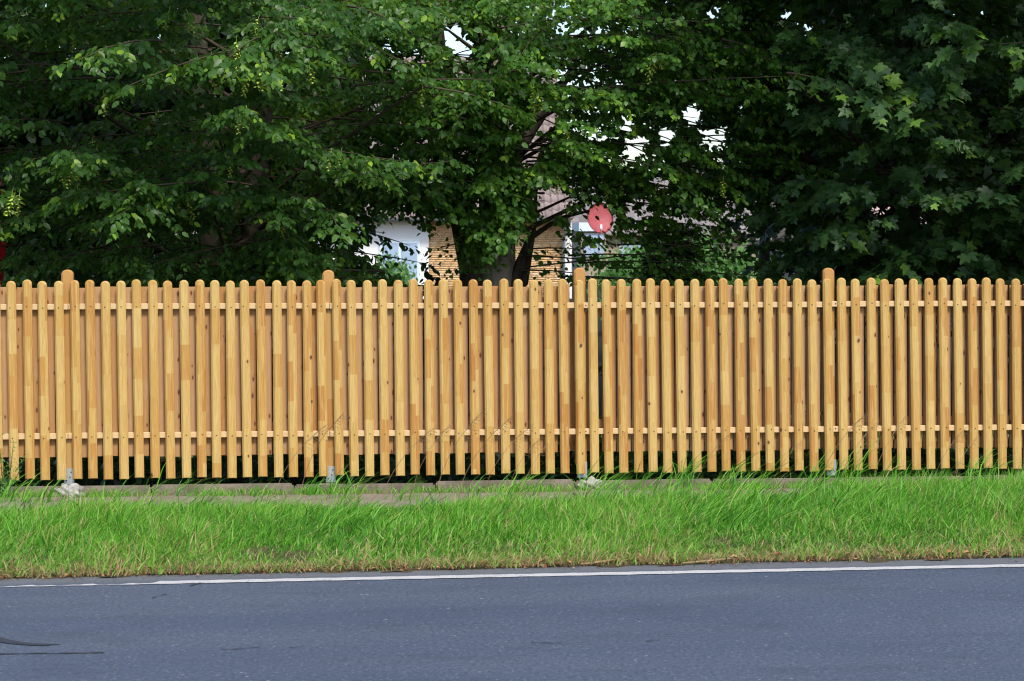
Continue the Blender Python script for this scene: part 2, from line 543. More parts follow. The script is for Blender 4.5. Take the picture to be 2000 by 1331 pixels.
# tar run and long crack
bm = bmesh.new()
top = [(-2.95, -4.660), (-2.80, -4.690), (-2.72, -4.715), (-2.68, -4.765), (-2.62, -4.815), (-2.56, -4.850), (-2.50, -4.868), (-2.43, -4.876)]
bot = [(-2.95, -4.79), (-2.80, -4.785), (-2.72, -4.800), (-2.68, -4.835), (-2.62, -4.868), (-2.56, -4.892), (-2.50, -4.900), (-2.43, -4.880)]
tv = [bm.verts.new((x, y, .004)) for x, y in top]; bv = [bm.verts.new((x, y, .004)) for x, y in bot]
for i in range(len(top) - 1): bm.faces.new((bv[i], bv[i + 1], tv[i + 1], tv[i]))
link('tar_stain', mesh_bm('tar_stain', bm), M['tar'], road)
sheet('crack', -4.5, -2.22, 90, lambda x: -5.062 + .006 * math.sin(x * 9), lambda x: -5.048 + .006 * math.sin(x * 9) + .004 * math.sin(x * 47), 2, lambda x, y: .004, M['crack'], road)
for a, b in ((-1.72, -1.55), (-1.42, -1.36), (-.35, -.22), (.16, .23)):
    sheet('crack', a, b, 20, lambda x: -5.035 + .012 * math.sin(x * 31), lambda x: -5.028 + .012 * math.sin(x * 31) + .004 * math.sin(x * 83), 2, lambda x, y: .004, M['crack'], road)
for a, b, y0, sl in ((-1.98, -1.93, -3.56, 1.3), (-2.14, -2.08, -3.86, 1.4)):
    sheet('crack', a, b, 14, lambda x: y0 + sl * (x - a) + .01 * math.sin(x * 71), lambda x: y0 + sl * (x - a) + .022 + .012 * math.sin(x * 57), 2, lambda x, y: .004, M['crack'], road)

PATH_LO = -1.32
def path_lo(x): return -1.20 + .22 * np.clip((x + .2) / 2.4, 0, 1)
def verge_z(x, y):
    t = (y - road_edge(x)) / (PATH_LO - road_edge(x))
    return -.012 + .05 * min(1, max(0, t) * 5) * (1 - .6 * max(0, t - .5)) + .012 * math.sin(x * 4.1 + y * 6) + .008 * math.sin(x * 17 - y * 11)
tag(sheet('verge', -14, 14, 420, lambda x: road_edge(x) - .05, lambda x: PATH_LO + .05, 28, verge_z, M['verge']), kind='structure')

path = tag(sheet('footpath', -14, 14, 2, lambda x: PATH_LO, lambda x: -.055, 2, lambda x, y: 0.0, M['edgesoil']), kind='structure')
bm = bmesh.new()
box_bm(bm, 0, .492, -.62, 0, -.03, .012)
bmesh.ops.bevel(bm, geom=bm.edges[:], offset=.006, segments=1, affect='EDGES')
slab_me = mesh_bm('paving_slab', bm); slab_me.materials.append(M['slab'])
for i in range(23):
    link('paving_slab', slab_me, None, path, (-5.6 + .5 * i, -.30 + random.Random(i).uniform(-.006, .006), random.Random(i + 50).uniform(-.004, .003)), (RAD(random.Random(i).uniform(-.5, .5)), RAD(random.Random(i + 9).uniform(-.4, .4)), 0))

edg = empty('concrete_edging', (0, 0, 0))
tag(edg, 'low weathered concrete edging strip running below the wooden pickets', 'edging')
bm = bmesh.new()
box_bm(bm, 0, .994, -.072, -.012, -.1, .052)
bmesh.ops.bevel(bm, geom=bm.edges[:], offset=.014, segments=2, affect='EDGES')
ed_me = mesh_bm('edging_stone', bm); ed_me.materials.append(M['edging'])
for i in range(11):
    rr = random.Random(i + 3)
    link('edging_stone', ed_me, None, edg, (-5.55 + i, rr.uniform(-.004, .004), rr.uniform(-.008, .006)), (0, RAD(rr.uniform(-.25, .25)), RAD(rr.uniform(-.2, .2))))

# ------------------------------------------------------------------ picket fence
fence = empty('picket_fence', (0, 0, 0))
tag(fence, 'new yellow pine picket fence backed with reddish boards along the verge', 'fence')
PX = [-3.523, -3.414, -3.309, -3.196, -3.086, -2.98, -2.873, -2.763, -2.657, -2.546, -2.439, -2.328, -2.221, -2.117, -2.01, -1.902, -1.794, -1.682, -1.578, -1.469, -1.364, -1.252, -1.147, -1.038, -0.929, -0.819, -0.714, -0.604, -0.498, -0.391, -0.281, -0.175, -0.064, 0.039, 0.15, 0.257, 0.364, 0.479, 0.579, 0.683, 0.791, 0.899, 1.004, 1.112, 1.217, 1.326, 1.435, 1.54, 1.649, 1.758, 1.864, 1.97, 2.079, 2.189, 2.303, 2.41, 2.516, 2.627, 2.734, 2.841, 2.952, 3.059, 3.167, 3.278, 3.386, 3.49, 3.598, 3.71]
PX = [PX[0] - .108 * k for k in range(9, 0, -1)] + PX + [PX[-1] + .1085 * k for k in range(1, 9)]
pk_me = prism_arch('picket', .0645, 1.40, .025, .0125, .031, 10)
pk_me.materials.append(M['picket'])
bm = bmesh.new()
bmesh.ops.create_cone(bm, cap_ends=True, segments=7, radius1=.0048, radius2=.0042, depth=.004, matrix=Matrix.Rotation(RAD(90), 4, 'X'))
nail_me = mesh_bm('nail', bm); nail_me.materials.append(M['nail'])
rr = random.Random(11)
for i, x in enumerate(PX):
    p = link('picket', pk_me, None, fence, (x, .0, .098 + rr.uniform(-.006, .006)), (RAD(rr.uniform(-.3, .3)), RAD(-.78 + rr.uniform(-.22, .22)), RAD(rr.uniform(-1.2, 1.2))))
    # picket leans: keep the head where it was measured
    p.location.x += 1.40 * math.tan(RAD(.78))
    for z in (1.212, .300):
        link('nail', nail_me, None, p, (rr.uniform(-.009, .009), -.0255, z + rr.uniform(-.006, .006)))
POSTX = [-4.98, -3.147, -1.314, .493, 2.328, 4.16]
po_me = prism_arch('post', .084, 1.405, .046, .012, .036, 10)
po_me.materials.append(M['post'])
bm = bmesh.new()
box_bm(bm, -.036, .036, -.0065, 0, 0, .115)
bmesh.ops.bevel(bm, geom=bm.edges[:], offset=.0015, segments=1, affect='EDGES')
an_me = mesh_bm('post_anchor', bm); an_me.materials.append(M['zinc'])
bm = bmesh.new()
bmesh.ops.create_cone(bm, cap_ends=True, segments=8, radius1=.006, radius2=.005, depth=.005, matrix=Matrix.Rotation(RAD(90), 4, 'X'))
bo_me = mesh_bm('bolt', bm); bo_me.materials.append(M['bolt'])
zt = [1.571, 1.571, 1.566, 1.579, 1.575, 1.57]
rails_y = .001
for i, x in enumerate(POSTX):
    lean = RAD(-.45 + rr.uniform(-.1, .1))
    p = link('post', po_me, None, fence, (x + 1.39 * math.tan(-lean), .0745, zt[i] - 1.405), (0, lean, 0))
    a = link('post_anchor', an_me, None, p, (.006, -.0455, -.112))
    for dx, dz in ((.006, .055), (-.018, .03), (.014, .09)):
        link('bolt', bo_me, None, a, (dx, -.0075, dz))
for z in (1.310, .400):
    for k in range(len(POSTX) - 1):
        x0, x1 = POSTX[k] + .012, POSTX[k + 1] + .009
        bm = bmesh.new()
        L = x1 - x0
        box_bm(bm, -L / 2, L / 2, 0, .026, -.0205, .0205)
        bmesh.ops.bevel(bm, geom=bm.edges[:], offset=.0025, segments=1, affect='EDGES')
        me = mesh_bm('rail', bm)
        r_ = link('rail', me, M['rail'], fence, ((x0 + x1) / 2, rails_y, z + rr.uniform(-.002, .002)), (0, RAD(rr.uniform(-.06, .06)), 0))
        for dx in (-L / 2 + .03, L / 2 - .035):
            link('nail', nail_me, None, r_, (dx, -.0012, rr.uniform(-.004, .004)))

# ------------------------------------------------------------------ board screen behind the pickets
scr = fence
def board_mesh(w, h, t=.018):
    bm = bmesh.new()
    box_bm(bm, -w / 2, w / 2, 0, t, 0, h)
    bmesh.ops.bevel(bm, geom=bm.edges[:], offset=.0015, segments=1, affect='EDGES')
    me = mesh_bm('board', bm); me.materials.append(M['board'])
    return me
bm_a = board_mesh(.1050, 1.198); bm_b = board_mesh(.1015, 1.198); bm_c = board_mesh(.0965, 1.20); bm_wide = board_mesh(.074, 1.215); bm_long = board_mesh(.09, 1.355)
bm_short = board_mesh(.085, 1.02)
def put_board(me, x, y=.042, z=.247):
    if y < .065 and min(abs(x - q) for q in POSTX) < .058: return
    dz = rr.uniform(-.006, .006)
    link('board', me, None, scr, (x, y + rr.uniform(-.001, .0015), z + dz), (0, RAD(rr.uniform(-.25, .05)), RAD(rr.uniform(-.5, .5))))
for x in PX:
    xb = x + .009
    if x < .29: put_board(bm_a, xb - .036 + .054)
    elif .60 < x + .02 < 2.25: put_board(bm_b, xb - .036 + .054)
    elif x > 2.40: put_board(bm_c, xb - .036 + .056)
put_board(bm_wide, .392, .080, .245)
put_board(bm_short, .47, .105, .25); put_board(bm_short, .565, .105, .25); put_board(bm_short, 2.33, .085, .25)
put_board(bm_long, 3.845, .062, .10)
for z in (.45, 1.25):
    for a, b in ((-4.9, -3.2), (-3.09, -1.37), (-1.26, .33), (.60, 2.26), (2.42, 4.08)):
        box('back_batten', (a, b, .063, .088, z - .03, z + .03), M['board'], fence)

# ------------------------------------------------------------------ footings under the posts
def rubble(name, loc, sx, sy, sz, seed, label):
    r_ = np.random.default_rng(seed)
    bm = bmesh.new()
    bmesh.ops.create_icosphere(bm, subdivisions=4, radius=1.0)
    for v in bm.verts:
        n = v.co.normalized()
        k = 1 + .22 * math.sin(n.x * 5 + seed) * math.sin(n.y * 6 + seed * 2) + .16 * math.sin(n.z * 9 + n.x * 7 + seed) + .08 * math.sin(n.x * 17 + n.z * 13) * math.sin(n.y * 19 + seed) + r_.uniform(-.02, .02)
        v.co = Vector((n.x * k * sx, n.y * k * sy, max(-.03, n.z * k * sz)))
    o = link(name, mesh_bm(name, bm, True), M['rubble'], None, loc)
    return tag(o, label, 'concrete')
rubble('concrete_lump', (-3.11, -.125, .012), .095, .055, .062, 3, 'rough whitish concrete lump spilled over the edging at the leftmost post')
rubble('concrete_lump', (-3.085, -.225, .006), .032, .026, .026, 8, 'small white concrete crumb lying in front of the leftmost post lump')
rubble('concrete_lump', (.56, -.115, .010), .10, .055, .060, 5, 'grey broken concrete lump at the foot of the third post')
o = box('concrete_footing', (-1.385, -1.255, -.125, -.074, -.03, .06), M['edging'], None, .008)
tag(o, 'square grey concrete footing under the second post from the left', 'concrete')

# ------------------------------------------------------------------ brick house beyond the garden
house = empty('brick_house', (1.0, 40.0, -.035))
tag(house, 'low yellow brick bungalow with brown pantiled roof seen between the trunks', 'house')
HX, HY_, HZ = 1.0, 40.0, -.035
def hb(name, b, mat, parent=house, bev=0.0):      # box given in world coordinates, parented to the house
    return box(name, (b[0] - HX, b[1] - HX, b[2] - HY_, b[3] - HY_, b[4] - HZ, b[5] - HZ), mat, parent, bev)
hb('wall', (-5.0, 5.19, 40.02, 47.8, -.03, 2.30), M['mortar'])
hb('white_wall', (-5.05, 1.075, 39.93, 40.01, -.03, 2.28), M['render'])
hb('corner_pilaster', (5.03, 5.22, 39.93, 40.01, -.03, 2.28), M['render'])
# clinker bricks, too small to pick apart: joined
V, F, T = [], [], []
r_ = np.random.default_rng(4)
row = 0
z = .0
while z < 2.24:
    x = 1.08 - (.125 if row % 2 else 0) - .06 * (row % 3)
    while x < 5.02:
        a, b = max(1.085, x), min(5.02, x + .238)
        if b - a > .03 and not (2.0 < (a + b) / 2 < 3.0 and z < .92):
            y = 39.995 + r_.uniform(-.003, .003)
            n = len(V)
            for zz in (z, z + .052):
                for yy in (y, 40.03):
                    for xx in (a, b): V.append((xx - HX, yy - HY_, zz - HZ))
            for f in ((0, 1, 5, 4), (4, 5, 7, 6), (0, 2, 3, 1), (0, 4, 6, 2), (1, 3, 7, 5)):
                F.append([n + k for k in f]); T.append(0)
            T[-5:] = [float(np.clip(r_.normal(.5, .25), 0, 1))] * 5
        x += .25
    z += .0645; row += 1
o = link('bricks', mesh_np('bricks', np.array(V), np.array(F), {'tint': np.array(T)}), M['brick'], house)
o['kind'] = 'stuff'
dr = hb('door', (2.03, 2.98, 39.95, 40.015, -.03, .90), M['door'])
hb('door_panel', (2.12, 2.89, 39.93, 39.949, .05, .82), M['door'], dr, .01)
wf = hb('window', (-.35, .82, 39.86, 39.929, .38, 1.66), M['frame'])
for a, b in ((-.27, .20), (.27, .74)):
    hb('pane', (a, b, 39.85, 39.859, .46, 1.58), M['pane'], wf)
hb('soffit', (-5.05, 5.22, 39.45, 39.92, 2.245, 2.275), M['render'])
# gutter and downpipe
bm = bmesh.new()
n = 9
for x in (-5.1, 5.12):
    for k in range(n):
        a = math.pi * k / (n - 1)
        bm.verts.new((x - HX, 39.40 - .075 * math.cos(a) - HY_, 2.285 - .075 * math.sin(a) - HZ))
bm.verts.ensure_lookup_table()
for k in range(n - 1):
    bm.faces.new([bm.verts[i] for i in (k, k + 1, n + k + 1, n + k)])
bmesh.ops.solidify(bm, geom=bm.faces[:], thickness=.004)
link('gutter', mesh_bm('gutter', bm), M['gutter'], house)
bm = bmesh.new()
tube_bm(bm, [(4.98 - HX, 39.40 - HY_, 2.22 - HZ), (4.98 - HX, 39.40 - HY_, 2.10 - HZ), (4.99 - HX, 39.70 - HY_, 1.85 - HZ), (4.98 - HX, 39.86 - HY_, 1.72 - HZ), (4.95 - HX, 39.86 - HY_, .0 - HZ)], [.05] * 5, 10)
link('downpipe', mesh_bm('downpipe', bm, True), M['gutter'], house)
# pantiles
SL = RAD(45)
EAVE = Vector((0, 39.36, 2.27)); cw, gauge = .20, .335
roof = empty('roof'); roof.parent = house; roof.location = (-HX, -HY_, -HZ)
bm = bmesh.new()
for x in (-5.1, 5.2):
    for (y, z) in ((39.36, 2.22), (44.35, 7.21), (49.3, 2.22)):
        bm.verts.new((x, y, z))
bm.verts.ensure_lookup_table()
for f in ((0, 3, 4, 1), (1, 4, 5, 2), (0, 1, 2), (3, 5, 4), (0, 2, 5, 3)): bm.faces.new([bm.verts[i] for i in f])
link('roof_deck', mesh_bm('roof_deck', bm), M['mortar'], roof)
ns = 9
tv = []
for (s, lift) in ((0.0, .030), (0.38, .004)):
    for k in range(ns):
        u = k / (ns - 1)
        prof = .032 * math.sin(2 * math.pi * u) + .006 * u
        tv.append((u * (cw + .012), s, prof + lift + .045))
for k in range(ns):
    x, s, zz = tv[k]; tv.append((x, 0.0, zz - .024))
tv = np.array(tv)
cs, sn = math.cos(SL), math.sin(SL)
tvw = np.stack([tv[:, 0], tv[:, 1] * cs - tv[:, 2] * sn, tv[:, 1] * sn + tv[:, 2] * cs], 1)
tf = [(k, k + 1, ns + k + 1, ns + k) for k in range(ns - 1)] + [(2 * ns + k, 2 * ns + k + 1, k + 1, k) for k in range(ns - 1)]
tile_me = mesh_np('tile', tvw, np.array(tf), {'tint': np.zeros(len(tf))}, True); tile_me.materials.append(M['tile'])
slots = [(c, q) for c in range(51) for q in range(21)]
slots.sort(key=lambda s: -(s[0] * cw) + abs(s[1] - 7) * .12)
bigV, bigF, bigT = [], [], []
for idx, (c, q) in enumerate(slots):
    px = -5.0 + c * cw; py = 39.36 + q * gauge * cs; pz = 2.27 - .02 + q * gauge * sn
    if idx < 300:
        link('tile', tile_me, None, roof, (px, py, pz + .0), (RAD(random.Random(idx).uniform(-.4, .4)), 0, 0))
    else:
        bigF.append(np.array(tf) + len(bigV) * len(tvw)); bigV.append(tvw + np.array((px, py, pz)))
        bigT.append(np.full(len(tf), random.Random(idx).random()))
o = link('tiles', mesh_np('tiles', np.concatenate(bigV), np.concatenate(bigF), {'tint': np.concatenate(bigT)}, True), M['tile'], roof)
o['kind'] = 'stuff'
bm = bmesh.new()
tube_bm(bm, [(-5.05, 44.32, 7.29), (5.22, 44.32, 7.29)], [.10, .10], 8)
link('ridge', mesh_bm('ridge', bm, True), M['tile'], roof)

# satellite dish on its mast
dish = empty('satellite_dish', (5.93, 39.3, -.035))
tag(dish, 'round red satellite dish on a pale mast beside the brick bungalow', 'dish')
bm = bmesh.new()
ring = []
for j in range(7):
    q = j / 6
    ring.append([bm.verts.new((.41 * q * math.cos(2 * math.pi * k / 28), .46 * q * math.sin(2 * math.pi * k / 28), .12 * q * q)) for k in range(28)] if j else [bm.verts.new((0, 0, 0))])
for k in range(28): bm.faces.new((ring[0][0], ring[1][k], ring[1][(k + 1) % 28]))
for a, b in zip(ring[1:], ring[2:]):
    for k in range(28): bm.faces.new((a[k], b[k], b[(k + 1) % 28], a[(k + 1) % 28]))
bmesh.ops.solidify(bm, geom=bm.faces[:], thickness=.012)
link('reflector', mesh_bm('reflector', bm, True), M['dish'], dish, (-.03, -.14, 2.29), (RAD(72), RAD(8), RAD(14)))
bm = bmesh.new(); tube_bm(bm, [(0, 0, 0), (0, 0, 2.98)], [.026, .026], 8)
link('mast', mesh_bm('mast', bm, True), M['gutter'], dish)
bm = bmesh.new(); tube_bm(bm, [(0, -.12, 1.86), (-.02, -.62, 2.02)], [.014, .014], 6)
link('arm', mesh_bm('arm', bm), M['white'], dish)
bm = bmesh.new(); tube_bm(bm, [(-.02, -.60, 1.98), (-.02, -.60, 2.06), (-.02, -.59, 2.14)], [.045, .04, .03], 10)
link('receiver', mesh_bm('receiver', bm, True), M['white'], dish)

# two further houses
def far_house(name, label, x0, x1, y0, depth, ze, zr, tmat, wins, cwid, cg):
    h = empty(name, ((x0 + x1) / 2, y0, -.035))
    tag(h, label, 'house')
    ox, oy, oz = h.location
    def b_(nm, b, m, par=h): return box(nm, (b[0] - ox, b[1] - ox, b[2] - oy, b[3] - oy, b[4] - oz, b[5] - oz), m, par)
    b_('wall', (x0 + .3, x1 - .3, y0 + .4, y0 + depth, -.03, ze), M['farwall'])
    run, rise = depth / 2 + .2, zr - ze
    V, F, T = [], [], []
    r2 = np.random.default_rng(int(x0))
    nrow = int(math.hypot(run, rise) / cg); ncol = int((x1 - x0) / cwid)
    for q in range(nrow):
        ya, za = y0 + run * q / nrow, ze + rise * q / nrow
        yb, zb = y0 + run * (q + 1.05) / nrow, ze + rise * (q + 1.05) / nrow
        for c in range(ncol):
            xa = x0 + cwid * (c + .5 * (q % 2)); xb = xa + cwid * .97
            n = len(V); l = .035
            V += [(xa, ya, za + l), (xb, ya, za + l), (xb, yb, zb + .004), (xa, yb, zb + .004), (xa, ya, za - .02), (xb, ya, za - .02)]
            F += [(n, n + 1, n + 2, n + 3), (n + 4, n + 5, n + 1, n)]
            tt = r2.random(); T += [tt, tt]
    V = np.array(V) - np.array((ox, oy, oz))
    rf = link('roof', mesh_np('roof', V, np.array(F), {'tint': np.array(T)}), tmat, h); rf['kind'] = 'stuff'
    bm = bmesh.new()
    for x in (x0, x1):
        for (y, z) in ((y0, ze - .05), (y0 + run, zr - .05), (y0 + 2 * run, ze - .05)): bm.verts.new((x - ox, y - oy, z - oz))
    bm.verts.ensure_lookup_table()
    for f in ((0, 3, 4, 1), (1, 4, 5, 2), (0, 1, 2), (3, 5, 4), (0, 2, 5, 3)): bm.faces.new([bm.verts[i] for i in f])
    link('roof_deck', mesh_bm('roof_deck', bm), M['mortar'], h)
    for (a, b, c, d, yy) in wins:
        w = b_('window', (a, b, yy, yy + .06, c, d), M['white'])
        b_('pane', (a + .07, (a + b) / 2 - .03, yy - .012, yy - .004, c + .07, d - .07), M['pane'], w)
        b_('pane', ((a + b) / 2 + .03, b - .07, yy - .012, yy - .004, c + .07, d - .07), M['pane'], w)
    return h, b_
h2, b2 = far_house('grey_roof_house', 'farther house with a plain grey tiled roof behind the red dish', 7.1, 15.5, 60, 9, 1.85, 4.5, M['tile2'], [(9.6, 10.7, .6, 1.5, 60.33)], .27, .33)
an = b2('annex', (7.5, 8.45, 56.0, 59.9, -.03, 1.95), M['farwall'])
b2('annex_window', (7.6, 8.35, 55.93, 55.995, 1.0, 1.88), M['pane'], an)
b2('annex_roof', (7.4, 8.5, 55.8, 59.95, 1.955, 2.28), M['frame'], an)
far_house('pink_roof_house', 'farther house with a pinkish roof glimpsed through the maple leaves', 14.3, 24.5, 45, 10, 1.75, 6.9, M['tile3'], [(16.5, 17.6, .5, 1.4, 45.33)], .27, .33)

# folded red parasol at the left edge
par = empty('folded_parasol', (-4.815, 6.0, -.035))
tag(par, 'narrow folded red cloth parasol upright behind the leaves at the left edge', 'parasol')
bm = bmesh.new(); tube_bm(bm, [(0, 0, 0), (0, 0, 2.62)], [.02, .02], 8)
link('pole', mesh_bm('pole', bm), M['white'], par)
bm = bmesh.new()
ring = []
for j in range(15):
    q = j / 14; z = 1.15 + 1.42 * q
    R = .035 + .095 * math.sin(math.pi * min(1, (1 - q) * .85 + .1)) ** .8
    ring.append([bm.verts.new(((R * (1 + .28 * math.cos(8 * 2 * math.pi * k / 40 + q * 1.5))) * math.cos(2 * math.pi * k / 40), (R * (1 + .28 * math.cos(8 * 2 * math.pi * k / 40 + q * 1.5))) * math.sin(2 * math.pi * k / 40), z)) for k in range(40)])
for a, b in zip(ring, ring[1:]):
    for k in range(40): bm.faces.new((a[k], a[(k + 1) % 40], b[(k + 1) % 40], b[k]))
link('canopy', mesh_bm('canopy', bm, True), M['red'], par)

# ------------------------------------------------------------------ foliage machinery
def nz(v): return v / np.maximum(1e-9, np.linalg.norm(v, axis=-1, keepdims=True))

LEAF_OV = (np.array([(0, 0, 0), (0, .5, .02), (0, 1.0, -.06), (-.25, .24, .05), (-.25, .62, .05), (.25, .24, .05), (.25, .62, .05)]),
           np.array([(0, 5, 1), (1, 5, 6), (1, 6, 2), (0, 1, 3), (1, 4, 3), (1, 2, 4)]))
LEAF_RD = (np.array([(0, 0, 0), (0, .5, .02), (0, 1.0, -.08), (-.33, .18, .05), (-.36, .58, .05), (.33, .18, .05), (.36, .58, .05)]),
           np.array([(0, 5, 1), (1, 5, 6), (1, 6, 2), (0, 1, 3), (1, 4, 3), (1, 2, 4)]))
_mo = [(0, -.02), (.20, -.10), (.50, .02), (.36, .17), (.58, .36), (.52, .56), (.30, .46), (.20, .56), (.13, .78), (0, 1.0)]
_mp = [(x, y, .06 * abs(x) - .10 * max(0, y - .55) - .08 * max(0, abs(x) - .35)) for x, y in _mo] + [(-x, y, .06 * abs(x) - .10 * max(0, y - .55) - .08 * max(0, abs(x) - .35)) for x, y in _mo[-2:0:-1]]
_mv = np.array([(0, .30, -.02)] + _mp)
LEAF_MP = (_mv, np.array([(0, 1 + k, 1 + (k + 1) % len(_mp)) for k in range(len(_mp))]))

def leaf_mesh(name, P, Dr, N, L, T, tmpl):
    tv, tf = tmpl
    Dr = nz(Dr); X = nz(np.cross(Dr, N)); Nn = np.cross(X, Dr)
    V = P[:, None, :] + L[:, None, None] * (tv[None, :, 0:1] * X[:, None, :] + tv[None, :, 1:2] * Dr[:, None, :] + tv[None, :, 2:3] * Nn[:, None, :])
    n = len(P)
    F = (tf[None] + (np.arange(n) * len(tv))[:, None, None]).reshape(-1, 3)
    return mesh_np(name, V.reshape(-1, 3), F, {'tint': np.repeat(T, len(tf))})

# thin places in the crowns: (x, z) where the opening starts at y=2 and where it ends at y=8, and its half width
VOIDS = np.array([(-0.313, 3.494, 0.017, 4.156, 0.161), (-0.229, 3.355, 0.135, 3.963, 0.127), (1.675, 2.829, 2.791, 3.229, 0.145), (1.87, 2.634, 3.062, 2.956, 0.171), (2.522, 3.658, 3.973, 4.386, 0.146), (2.653, 3.552, 4.155, 4.238, 0.103), (1.136, 2.728, 2.039, 3.088, 0.085), (1.201, 2.558, 2.129, 2.851, 0.145), (1.459, 2.645, 2.489, 2.972, 0.128), (1.848, 3.694, 3.032, 4.436, 0.103), (0.438, 2.78, 1.065, 3.16, 0.127), (0.344, 2.597, 0.935, 2.905, 0.144), (0.302, 2.491, 0.875, 2.757, 0.127), (0.494, 2.089, 1.143, 2.196, 0.17), (-0.08, 2.088, 0.342, 2.195, 0.093), (0.879, 1.949, 1.68, 2.001, 0.153), (0.729, 1.919, 1.471, 1.959, 0.102), (1.222, 2.047, 2.159, 2.138, 0.179), (1.416, 2.282, 2.429, 2.466, 0.128), (-0.756, 1.729, -0.601, 1.694, 0.232), (-0.945, 1.729, -0.865, 1.694, 0.109), (-0.588, 1.518, -0.366, 1.399, 0.126), (-0.385, 1.771, -0.083, 1.752, 0.152), (-0.377, 1.559, -0.071, 1.458, 0.127), (0.43, 1.792, 1.053, 1.781, 0.17), (0.494, 1.601, 1.143, 1.515, 0.153), (0.643, 1.643, 1.351, 1.574, 0.102), (2.087, 2.883, 3.365, 3.304, 0.086), (2.719, 2.5, 4.247, 2.77, 0.095), (3.29, 2.05, 5.043, 2.142, 0.086), (3.643, 1.942, 5.535, 1.992, 0.069), (4.197, 2.818, 6.309, 3.213, 0.069), (-3.956, 2.226, -5.065, 2.388, 0.041), (-3.952, 1.73, -5.06, 1.696, 0.041), (-1.697, 3.342, -1.914, 3.945, 0.042), (-2.133, 3.297, -2.522, 3.881, 0.033), (0.772, 1.558, 1.53, 1.455, 0.11)])

VF = np.full(len(VOIDS), 1.35); VF[[0, 1, 2, 3, 4, 5, 6, 7, 8, 9, 27, 28]] = .85; VF[[10, 11, 12, 13, 14]] = .95; VF[[17, 18]] = .7; VF[[15, 16]] = 1.2
VOIDS[:, 4] *= VF
def keep_mask(P, rng, soft=.35, keep=.006):
    q = (P[:, 1] - 2) / 6
    cx = VOIDS[:, 0] + np.outer(q, VOIDS[:, 2] - VOIDS[:, 0])
    cz = VOIDS[:, 1] + np.outer(q, VOIDS[:, 3] - VOIDS[:, 1])
    d = np.hypot(P[:, 0:1] - cx, P[:, 2:3] - cz) / (VOIDS[:, 4] * (1 + .04 * (P[:, 1:2] - 2)))
    d = d.min(1) + rng.normal(0, soft * .5, len(P))
    return (d > 1.0) | (rng.random(len(P)) < keep)

class Leaves:
    def __init__(s): s.P, s.D, s.N, s.L, s.T = [], [], [], [], []
    def add(s, P, D, N, L, T):
        s.P.append(P); s.D.append(D); s.N.append(N); s.L.append(L); s.T.append(T)
    def cat(s): return [np.concatenate(a) for a in (s.P, s.D, s.N, s.L, s.T)]

UP = np.array((0, 0, 1.0))
def bough(rng, lv, B, T, ntw, nlf, L, wid, sag, tint, hang=.35, young=.12):
    B, T = np.array(B, float), np.array(T, float)
    d = T - B; ln = np.linalg.norm(d); d /= ln
    s = nz(np.cross(d, UP))
    t = np.linspace(.12, 1.0, ntw) + rng.uniform(-.03, .03, ntw)
    p = B + np.outer(t * ln, d) - np.outer(sag * t * t, UP)
    side = np.where(np.arange(ntw) % 2 == 0, 1.0, -1.0)
    th = RAD(52) + rng.normal(0, .22, ntw); th[-1] = rng.normal(0, .2)
    td = nz(np.outer(np.cos(th), d) + (side * np.sin(th))[:, None] * s - np.outer(rng.uniform(.05, .45, ntw), UP))
    tl = wid * (1.05 - .5 * t) * rng.uniform(.6, 1.15, ntw)
    k = (np.arange(nlf) + .6) / nlf
    pos = p[:, None, :] + td[:, None, :] * (tl[:, None] * k)[:, :, None] - UP * (.25 * tl[:, None] * (k * k))[:, :, None]
    pos = pos + rng.normal(0, .012, pos.shape)
    sg = np.where(np.arange(nlf) % 2 == 0, 1.0, -1.0)
    pr = nz(np.cross(td, UP))
    ld = td[:, None, :] * .65 + (sg[None, :, None] * pr[:, None, :]) * .7 - UP * (hang + rng.uniform(0, .45, (ntw, nlf)))[:, :, None]
    ld = ld + rng.normal(0, .18, ld.shape)
    dh = d.copy(); dh[2] = 0; dh = nz(dh)
    n = UP * .72 + dh * .45 + rng.normal(0, .48, ld.shape)
    LL = L * rng.uniform(.55, 1.2, (ntw, nlf)) * (1.05 - .35 * k[None, :] ** 3)
    tt = tint + rng.normal(0, .14, (ntw, nlf))
    yk = (rng.random(ntw) < young)[:, None] * (k[None, :] > .55) * (t[:, None] > .55)
    tt = np.clip(tt + yk * rng.uniform(.25, .55, (ntw, nlf)), 0, 1)
    lv.add(pos.reshape(-1, 3), ld.reshape(-1, 3), n.reshape(-1, 3), LL.ravel(), tt.ravel())
    return p

def in_frame(P):
    q = P - np.array(EYE)
    f = np.array((math.sin(YAW), math.cos(YAW), 0)); r = np.array((math.cos(YAW), -math.sin(YAW), 0))
    d = q @ f
    u = 1000 + 3600 * (q @ r) / d; v = 459 - 3600 * q[:, 2] / d
    return (u > 0) & (u < 2000) & (v > 0) & (v < 545), d

